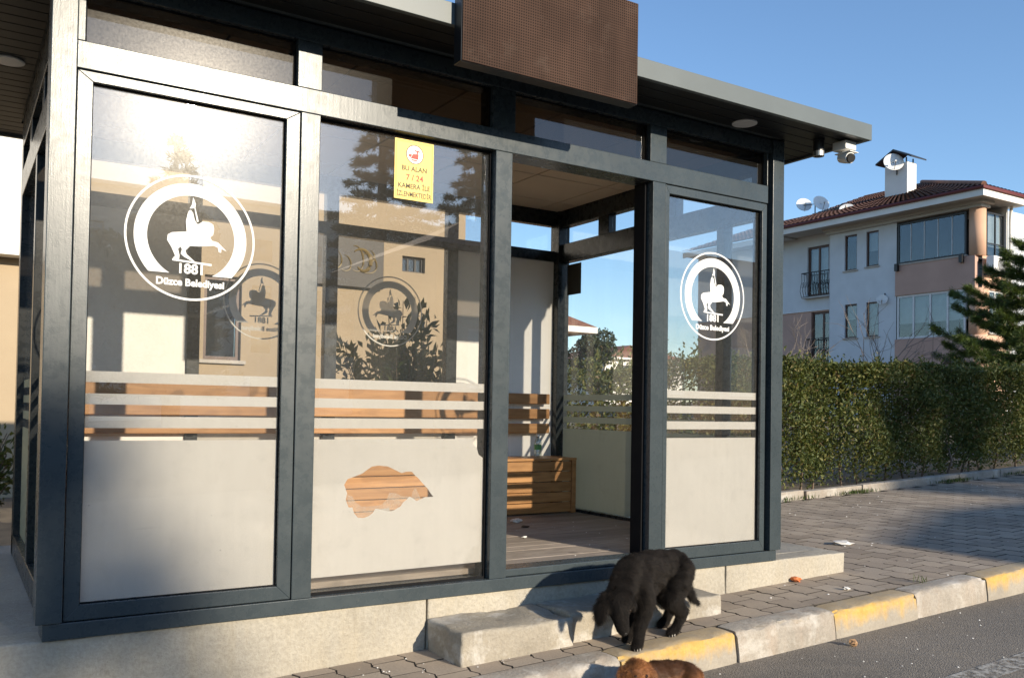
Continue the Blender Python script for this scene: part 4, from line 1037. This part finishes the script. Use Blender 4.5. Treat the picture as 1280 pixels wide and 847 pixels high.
def round_tree(label, base, H, rad, seed, n=5200, lsz=.22, mat=CEDAR):
    r_ = np.random.default_rng(seed); T = thing('broadleaf_tree', label, 'tree', base); b = np.array(base)
    mb = MB(); mb.tube([b, b+np.array([.1, 0, H*.35]), b+np.array([0, .1, H*.75])], [.035*H, .025*H, .008*H], 8)
    cl = []
    for k in range(16):
        a = r_.uniform(0, 6.28); rr = rad*r_.uniform(.2, .85); c = b+np.array([math.cos(a)*rr, math.sin(a)*rr, H*r_.uniform(.4, .92)]); cl.append((c, rad*r_.uniform(.28, .5)))
        mb.tube([b+np.array([0, 0, H*.32]), (b+c)/2+np.array([0, 0, H*.12]), c], [.014*H, .008*H, .003*H], 5)
    mb.build('trunk', BARK, T); P = []
    for c, rr in cl:
        m_ = n//16; d = unit(r_.normal(size=(m_, 3))); P.append(c+d*rr*(r_.uniform(.35, 1, (m_, 1))**.5)*np.array([1, 1, .8]))
    P = np.concatenate(P); leaf_cloud('crown', P, r_.normal(size=P.shape), lsz*r_.uniform(.6, 1.2, len(P)), lsz*.55, mat, T)
round_tree('loose grey-green tree beside the peach house, seen through the side glass', (15.6, 16.2, gz(15.6)), 3.1, .85, 21, 4200, .10)

# ================================================================== across the street: what the panes mirror
tree_pine('cedar_tree', 'tall dark cedar mirrored in the second window pane, left of the notice', (21.4, -44.5, gz(21)), 20.5, 5.2, 31, 17, CEDAR, tufts=80, needle=.42, nper=12, spread=.10, nw=.10, droop=.22, up_tip=.06, zlow=.2, thick=.05, top_pow=.75, group=None)
tree_pine('cedar_tree', 'tall dark cedar mirrored at the right side of the second pane', (27.8, -44.0, gz(27)), 20.0, 4.8, 33, 17, CEDAR, tufts=76, needle=.42, nper=12, spread=.10, nw=.10, droop=.22, up_tip=.06, zlow=.2, thick=.05, top_pow=.75)
tree_pine('cedar_tree', 'cedar mirrored behind the emblem in the left pane', (7.75, -34.0, gz(8)), 11.9, 3.1, 37, 18, CEDAR, tufts=44, needle=.42, nper=10, droop=.22, up_tip=.12, zlow=.14, thick=.05, top_pow=.8)
FB = thing('apartment_block', 'long white apartment block across the street, mirrored in the panes', 'building', (6, -54, gz(6)))
fw_h = [(x, x+1.3, z, z+1.4) for x in np.arange(-14, 31, 3.4) for z in (1.2, 4.2, 7.2, 10.2)]
fV, fF = wall_holes(-16, 34, -1, 13.8, fw_h, .15)
mb = MB(); mb.add([(u, -54-w_, v) for u, v, w_ in fV], fF); o = bpy.data.objects.new('wall', mb.mesh('wall', CREAMW)); link(o, FB)
for h in fw_h:
    mb = MB(); mb.box(h[0], h[1], -54.16, -54.13, h[2], h[3]); o = mb.build('window', BROWNF, FB)
    MB().box(h[0]+.07, h[1]-.07, -54.128, -54.12, h[2]+.07, h[3]-.07).build('pane', WING, o)
MB().box(-16, 34, -66, -54.2, -1, 13.8).build('core', DARKROOM, FB)
MB().box(-16.6, 34.6, -66, -53.6, 13.8, 14.0).build('eave', CREAMW, FB)
HBk = thing('hip_roofed_house', 'low house with tiled hip roof across the street, mirrored in the right pane', 'house', (19, -18, gz(19)))
hh = [(x, x+1.3, 1.3, 2.8) for x in np.arange(11, 28, 3.0)]
fV, fF = wall_holes(10.2, 30, -1, 4.62, hh, .15)
mb = MB(); mb.add([(u, -15.3-w_, v) for u, v, w_ in fV], fF); o = bpy.data.objects.new('wall', mb.mesh('wall', BEIGE)); link(o, HBk)
for h in hh:
    mb = MB(); mb.box(h[0], h[1], -15.46, -15.43, h[2], h[3]); o = mb.build('window', WFRAME, HBk)
    MB().box(h[0]+.07, h[1]-.07, -15.428, -15.42, h[2]+.07, h[3]-.07).build('pane', WING, o)
MB().box(10.2, 30, -20.7, -15.5, -1, 4.62).build('core', BEIGE, HBk)
MB().box(9.65, 30.6, -21.2, -14.8, 4.62, 4.72).build('eave', BROWNF, HBk)
mb = MB(); mb.add([(9.6, -14.75, 4.72), (30.6, -14.75, 4.72), (30.6, -21.25, 4.72), (9.6, -21.25, 4.72), (12.3, -18, 6.08), (27.9, -18, 6.08)], [(0, 1, 5, 4), (1, 2, 5), (2, 3, 4, 5), (3, 0, 4), (0, 3, 2, 1)]); mb.build('roof', TILE, HBk)
for k, (x, y, h, r_) in enumerate(((3.4, -24.5, 6.0, 2.0), (6.0, -25, 6.9, 2.1), (31, -26, 5.5, 2.6))):
    round_tree(('bushy dark tree mirrored at the left edge of the left pane', 'bushy dark tree mirrored left of the emblem in the left pane', 'bushy dark tree mirrored in the right pane')[k], (x, y, gz(x)), h, r_, 51+k, 5200, .34)
# ================================================================== dogs
def sphere_vf(n=12, m=8):
    V = [(0, 0, 1)]
    for i in range(1, m):
        a = math.pi*i/m
        for k in range(n): b = 2*math.pi*k/n; V.append((math.sin(a)*math.cos(b), math.sin(a)*math.sin(b), math.cos(a)))
    V.append((0, 0, -1)); F = []
    for k in range(n): F.append((0, 1+k, 1+(k+1) % n)); F.append((len(V)-1, 1+(m-2)*n+(k+1) % n, 1+(m-2)*n+k))
    for i in range(m-2):
        for k in range(n): a = 1+i*n; F.append((a+k, a+n+k, a+n+(k+1) % n, a+(k+1) % n))
    return V, F
SV, SF = sphere_vf()
def body_mesh(name, chains, voxel, mat, parent, smooth=10, flats=()):
    """chains of (point, radius); swept spheres fused into one continuous skin"""
    mb = MB()
    for ch_ in chains:
        for (p, r0), (q, r1) in zip(ch_[:-1], ch_[1:]):
            p = np.array(p); q = np.array(q); n = max(2, int(np.linalg.norm(q-p)/(min(r0, r1)*.45))+1)
            for i in range(n+1):
                s = i/n; c = p+(q-p)*s; r_ = r0+(r1-r0)*s
                mb.add([tuple(c+np.array(v)*r_) for v in SV], SF)
    for c, ax, rad in flats:             # flattened ellipsoids: centre, (long axis, thin axis), radii
        a = np.array(ax[0]); a = a/np.linalg.norm(a); t_ = np.array(ax[1]); t_ = t_-a*(t_@a); t_ /= np.linalg.norm(t_); s_ = np.cross(a, t_)
        mb.add([tuple(np.array(c)+a*v[0]*rad[0]+s_*v[1]*rad[1]+t_*v[2]*rad[2]) for v in SV], SF)
    me = bpy.data.meshes.new(name); me.from_pydata(mb.v, [], mb.f)
    tmp = bpy.data.objects.new('tmp', me); col.objects.link(tmp)
    md = tmp.modifiers.new('r', 'REMESH'); md.mode = 'VOXEL'; md.voxel_size = voxel
    sm = tmp.modifiers.new('s', 'SMOOTH'); sm.iterations = smooth; sm.factor = .5
    dg = bpy.context.evaluated_depsgraph_get(); out_ = bpy.data.meshes.new_from_object(tmp.evaluated_get(dg))
    bpy.data.objects.remove(tmp); bpy.data.meshes.remove(me)
    out_.name = name; out_.materials.clear(); out_.materials.append(mat); out_.shade_smooth()
    o = bpy.data.objects.new(name, out_); return link(o, parent)
def fur(o, parent, mat, n, length, flow, seed, width=.0022, lift=.35, lenfn=None, zmin=None):
    me = o.data; me.calc_loop_triangles(); r_ = np.random.default_rng(seed)
    V = np.empty(len(me.vertices)*3, np.float32); me.vertices.foreach_get('co', V); V = V.reshape(-1, 3)
    N_ = np.empty(len(me.vertices)*3, np.float32); me.vertices.foreach_get('normal', N_); N_ = N_.reshape(-1, 3)
    T = np.empty(len(me.loop_triangles)*3, np.int32); me.loop_triangles.foreach_get('vertices', T); T = T.reshape(-1, 3)
    A = np.linalg.norm(np.cross(V[T[:, 1]]-V[T[:, 0]], V[T[:, 2]]-V[T[:, 0]]), axis=1); pick = r_.choice(len(T), n, p=A/A.sum())
    w_ = r_.dirichlet((1, 1, 1), n)[:, :, None]; P = (V[T[pick]]*w_).sum(1); Nn = unit((N_[T[pick]]*w_).sum(1))
    D = flow(P); D = D-Nn*(D*Nn).sum(1, keepdims=True); D = unit(D)+r_.normal(0, .22, (n, 3))+np.stack([nz3(P, 40, 1), nz3(P, 40, 2), nz3(P, 40, 3)], 1)*.7; D = unit(D*(1-lift)+Nn*lift*r_.uniform(.5, 1.4, (n, 1)))
    L = length*r_.uniform(.55, 1.3, n)
    if lenfn is not None: L = L*lenfn(P)
    S = unit(np.cross(D, Nn)+1e-6)
    a = P-S*width*.5-Nn*.001; b = P+S*width*.5-Nn*.001; m0 = P+D*(L*.55)[:, None]; c = P+D*L[:, None]-np.array([0, 0, .15])*L[:, None]
    m1 = m0-S*width*.3; m2 = m0+S*width*.3
    X = np.stack([a, b, m2, m1, c], 1).reshape(-1, 3); i = np.arange(n)*5
    F = np.concatenate([np.stack([i, i+1, i+2], 1), np.stack([i, i+2, i+3], 1), np.stack([i+3, i+2, i+4], 1)])
    f_ = np_mesh('fur', X, F, mat, parent); return f_
def fur_mat(name, stops, rough=.5, pattern=None):
    t = NT(name); base = t.ramp(t.island(), stops)
    if pattern: base = pattern(t, base)
    return t.out(t.bsdf(Base_Color=base, Roughness=rough, Specular_IOR_Level=.22))
BLK = fur_mat('black_fur', [(0, (.0045, .0038, .0034)), (.6, (.009, .0075, .0065)), (1, (.034, .024, .017))], .75)
BLKS = plain('black_skin', (.006, .005, .0045), .9, .3, 30, spec=.1)
dog = thing('dog', 'black puppy standing on the pavement sniffing the ground by the step', 'dog', (3.14, -.49, gz(3.14)))
chains = [
 [((3.345, -.425, .028), .080), ((3.26, -.445, .036), .076), ((3.15, -.475, .040), .080), ((3.05, -.505, .028), .092), ((2.985, -.530, .022), .085)],
 [((3.16, -.475, -.005), .070), ((3.05, -.505, -.020), .086), ((2.975, -.535, -.020), .078), ((2.945, -.55, -.035), .060)],
 [((2.985, -.530, .040), .076), ((2.93, -.560, .022), .066), ((2.875, -.590, -.020), .056), ((2.838, -.612, -.055), .054)],
 [((2.838, -.612, -.058), .062), ((2.835, -.622, -.088), .054)],
 [((2.835, -.628, -.105), .045), ((2.838, -.640, -.150), .036), ((2.842, -.648, -.180), .030), ((2.843, -.652, -.190), .025)],
 # front legs
 [((2.99, -.575, .0), 0.0588), ((3.020, -.582, -.085), 0.0510), ((3.022, -.584, -.13), 0.0394), ((2.995, -.586, -.215), 0.0296), ((2.986, -.590, -.268), 0.0261), ((2.970, -.598, -.282), 0.0284), ((2.956, -.604, -.288), 0.0220)],
 [((3.01, -.490, .0), 0.0567), ((3.050, -.470, -.09), 0.0487), ((3.052, -.466, -.14), 0.0371), ((3.034, -.464, -.215), 0.0284), ((3.030, -.466, -.266), 0.0249), ((3.014, -.474, -.280), 0.0273), ((3.000, -.480, -.286), 0.0209)],
 # hind legs
 [((3.345, -.465, .010), 0.0777), ((3.300, -.492, -.050), 0.0693), ((3.262, -.506, -.108), 0.0545), ((3.310, -.500, -.160), 0.0394), ((3.350, -.494, -.195), 0.0284), ((3.318, -.500, -.238), 0.0238), ((3.290, -.505, -.270), 0.0244), ((3.266, -.512, -.277), 0.0261), ((3.250, -.516, -.281), 0.0209)],
 [((3.375, -.385, .010), 0.0735), ((3.352, -.366, -.055), 0.0609), ((3.325, -.360, -.110), 0.0499), ((3.375, -.356, -.160), 0.0371), ((3.415, -.352, -.190), 0.0273), ((3.385, -.356, -.235), 0.0232), ((3.360, -.360, -.266), 0.0238), ((3.336, -.366, -.274), 0.0255), ((3.320, -.370, -.279), 0.0203)],
 # tail
 [((3.40, -.402, .045), .034), ((3.440, -.395, -.01), .026), ((3.458, -.398, -.075), .022), ((3.482, -.402, -.130), .018), ((3.520, -.400, -.168), .014), ((3.552, -.398, -.186), .008)],
]
flats = [((2.775, -.597, -.062), ((-.35, .02, -.8), (-.8, -.3, .3)), (.055, .034, .013)), ((2.752, -.598, -.105), ((-.12, .0, -1), (-.9, -.3, .1)), (.056, .036, .011)),
         ((2.890, -.652, -.062), ((.30, -.05, -.8), (.75, -.5, .3)), (.046, .028, .012))]
db = body_mesh('body', chains, .0065, BLKS, dog, 9, flats)
def flow_dog(P):
    base = np.array([.95, .30, -.45])[None]*np.ones((len(P), 1)); leg = np.clip((-.06-P[:, 2])/.06, 0, 1)[:, None]; head = np.clip((2.93-P[:, 0])/.04, 0, 1)[:, None]
    return base*(1-leg)*(1-head)+np.array([.15, .05, -1])*leg*(1-head)+np.array([.2, .25, -.75])*head
def len_dog(P):
    k = np.ones(len(P)); k = np.where(P[:, 2] < -.19, .55, k); k = np.where((P[:, 0] < 2.90) & (P[:, 2] < -.10) & (P[:, 0] > 2.79), .35, k); k = np.where(P[:, 0] > 3.44, 1.5, k); k = np.where(P[:, 0] < 2.785, 1.3, k)
    return k
fur(db, dog, BLK, 190000, .019, flow_dog, 3, .0009, .34, len_dog)
nv = MB(); nv.add([(2.843+v[0]*.013, -.664+v[1]*.010, -.199+v[2]*.010) for v in SV], SF); nv.build('nose', BLACK, dog, smooth=True)
EYE = NT('dark_eye'); EYE = EYE.out(EYE.bsdf(Base_Color=(.02, .01, .005), Roughness=.08))
for c in ((2.806, -.650, -.098), (2.868, -.665, -.098)):
    mb = MB(); mb.add([(c[0]+v[0]*.008, c[1]+v[1]*.008, c[2]+v[2]*.008) for v in SV], SF); mb.build('eye', EYE, dog, smooth=True)
CLAW = plain('claw', (.42, .38, .32), .5, .1)
for p in ((2.944, -.612), (2.952, -.622), (2.964, -.626), (3.238, -.524), (3.247, -.534), (3.260, -.537)):
    z = gz(p[0])+.010; MB().tube([(p[0]+.006, p[1]+.008, z+.006), (p[0], p[1], z), (p[0]-.003, p[1]-.005, z-.007)], [.0042, .0036, .0012], 6).build('claw', CLAW, dog)

def saddle(t, base):
    p = t.pos(); x = t.n('SeparateXYZ', {0: p})
    mk = t.ramp(t.math('ADD', t.math('MULTIPLY', t.noise(p, 16, 4), .06), t.math('SUBTRACT', x.outputs[0], t.math('MULTIPLY', t.math('ADD', x.outputs[2], .30), -.9))), [(.0, 0), (1, 1)])
    a = t.n('MapRange', {'Value': x.outputs[0], 'From Min': 2.76, 'From Max': 2.84}).outputs[0]
    b = t.n('MapRange', {'Value': t.math('ADD', x.outputs[2], t.math('MULTIPLY', t.noise(p, 22, 3), .05)), 'From Min': -.365, 'From Max': -.315}).outputs[0]
    return t.mix(t.math('MULTIPLY', t.math('MULTIPLY', a, b), .85), base, (.035, .018, .010))
BRN = fur_mat('brown_fur', [(0, (.13, .046, .016)), (.6, (.25, .095, .032)), (1, (.42, .19, .07))], .5, saddle)
t = NT('brown_skin'); BRNS = t.out(t.bsdf(Base_Color=saddle(t, t.ramp(t.noise(t.pos(), 12, 4), [(.3, (.17, .065, .024)), (.7, (.27, .11, .04))])), Roughness=.6))
RZ = gz(2.9)-.15
pup = thing('dog', 'reddish-brown puppy lying on the road against the kerb', 'dog', (2.9, -.84, RZ))
chains = [
 [((2.735, -.872, -.302), .052), ((2.722, -.888, -.308), .049)],
 [((2.712, -.905, -.322), .036), ((2.694, -.930, -.335), .029), ((2.680, -.950, -.343), .024), ((2.672, -.960, -.345), .020)],
 [((2.745, -.865, -.315), .050), ((2.790, -.850, -.340), .060), ((2.830, -.835, -.360), .068)],
 [((2.815, -.835, -.365), .072), ((2.90, -.815, -.374), .075), ((2.99, -.805, -.382), .073), ((3.06, -.810, -.388), .066), ((3.10, -.815, -.395), .055)],
 [((3.05, -.830, -.385), .064), ((3.02, -.875, -.400), .052), ((2.975, -.905, -.420), .034), ((2.93, -.925, -.434), .024), ((2.895, -.940, -.437), .021)],
 [((2.80, -.870, -.390), .050), ((2.775, -.905, -.425), .032), ((2.725, -.950, -.437), .022), ((2.685, -.985, -.440), .021)],
 [((2.82, -.885, -.395), .045), ((2.815, -.925, -.428), .030), ((2.775, -.975, -.438), .022), ((2.735, -1.010, -.440), .021)],
 [((3.11, -.82, -.40), .030), ((3.14, -.87, -.43), .022), ((3.10, -.93, -.438), .017), ((3.05, -.96, -.440), .010)],
]
flats = [((2.678, -.868, -.302), ((-.45, .05, -.8), (-.75, -.5, .3)), (.042, .030, .010)), ((2.662, -.872, -.330), ((-.05, .0, -1), (-.8, -.5, 0)), (.038, .028, .009)),
         ((2.786, -.905, -.302), ((.40, -.15, -.8), (.6, -.7, .2)), (.042, .030, .010)), ((2.800, -.912, -.330), ((.05, -.05, -1), (.6, -.8, 0)), (.038, .028, .009))]
pb_ = body_mesh('body', chains, .006, BRNS, pup, 8, flats)
fur(pb_, pup, BRN, 120000, .0165, lambda P: np.array([.9, .25, -.5])[None]*np.ones((len(P), 1)), 5, .0010, .30)
mb = MB(); mb.add([(2.664+v[0]*.012, -.972+v[1]*.010, -.340+v[2]*.009) for v in SV], SF); mb.build('nose', BLACK, pup, smooth=True)
for c in ((2.690, -.922, -.304), (2.733, -.938, -.304)):
    mb = MB(); mb.add([(c[0]+v[0]*.008, c[1]+v[1]*.008, c[2]+v[2]*.008) for v in SV], SF); mb.build('eye', EYE, pup, smooth=True)

# ================================================================== litter
def crumple(name, label, cat, c, r_, mat, seed, flat=.5):
    q = np.random.default_rng(seed); bm = bmesh.new(); bmesh.ops.create_icosphere(bm, subdivisions=2, radius=1)
    for v in bm.verts:
        k = 1+q.normal(0, .22); v.co = Vector((v.co.x*k*r_*q.uniform(.8, 1.2), v.co.y*k*r_, v.co.z*k*r_*flat))
    lo = min(v.co.z for v in bm.verts)
    for v in bm.verts: v.co += Vector((c[0], c[1], c[2]-lo-.001))
    me = bpy.data.meshes.new(name); bm.to_mesh(me); bm.free(); me.materials.append(mat)
    o = bpy.data.objects.new(name, me); col.objects.link(o); return tag(o, label, cat)
PAPER = plain('paper_scrap', (.66, .64, .60), .8, .08, 30); ORNG = plain('orange_peel', (.60, .17, .05), .6, .2, 40); STONE = plain('tan_stone', (.42, .25, .13), .8, .2, 30); DARKL = plain('dry_dark_leaf', (.05, .035, .02), .8, .2, 40)
crumple('crumpled_paper', 'crumpled white paper lying flat on the pavers beyond the plinth corner', 'litter', (6.06, .64, gz(6.06)), .075, PAPER, 1, .18)
crumple('orange_peel', 'small orange-red scrap at the foot of the plinth', 'litter', (4.72, -.05, gz(4.72)), .028, ORNG, 2, .55)
crumple('tan_stone', 'small tan stone lying on the asphalt near the kerb', 'stone', (4.27, -.80, gz(4.27)-.15), .022, STONE, 3, .7)
crumple('paper_scrap', 'white scrap on the shelter floor in front of the bench', 'litter', (3.67, 1.56, .0), .040, PAPER, 4, .35)
crumple('paper_scrap', 'tiny white scrap on the floor at the edge of the sunlit patch', 'litter', (3.30, .88, .0), .014, PAPER, 5, .5)
crumple('dry_leaf', 'dark dry leaf on the shelter floor near the white scrap', 'litter', (3.58, 1.30, .0), .030, DARKL, 6, .2)
crumple('white_cap', 'small white scrap on the pavers beside the kerb joint', 'litter', (4.78, -.37, gz(4.78)), .018, PAPER, 7, .6)
# crumbs and grit nobody could count
V = []; F = []
q = np.random.default_rng(77)
def grit(x, y, z, s):
    b = len(V); h = s*q.uniform(.2, .6); k = 5; a0 = q.uniform(0, 6)
    for i in range(k): a = a0+2*math.pi*i/k; rr = s*q.uniform(.5, 1.1); V.append((x+rr*math.cos(a), y+rr*math.sin(a)*.8, z-.001))
    V.append((x, y, z+h))
    for i in range(k): F.append((b+i, b+(i+1) % k, b+k))
for k in range(170):
    x = q.uniform(3.9, 12); y = q.uniform(-.48, 2.5)
    if x < 5.4 and y > -.05: continue
    grit(x, y, gz(x)+.001, q.uniform(.004, .014))
for k in range(70): x = q.uniform(2.2, 7); y = q.uniform(-1.5, -.70); grit(x, y, gz(x)-.149, q.uniform(.003, .010))
for k in range(60): x = q.uniform(1.0, 2.9); y = q.uniform(-.46, -.1); grit(x, y, gz(x)+.002, q.uniform(.003, .008)) if not (x > 2.12 and y > -.37) else None
for k in range(45): grit(q.uniform(2.7, 4.4), q.uniform(.15, 1.8), .0, q.uniform(.003, .011))
me = bpy.data.meshes.new('crumbs'); me.from_pydata(V, [], F); me.materials.append(PAPER)
o = bpy.data.objects.new('crumbs', me); col.objects.link(o); stuff(tag(o, 'pale crumbs and paper specks scattered over pavers, road and floor', 'litter'))
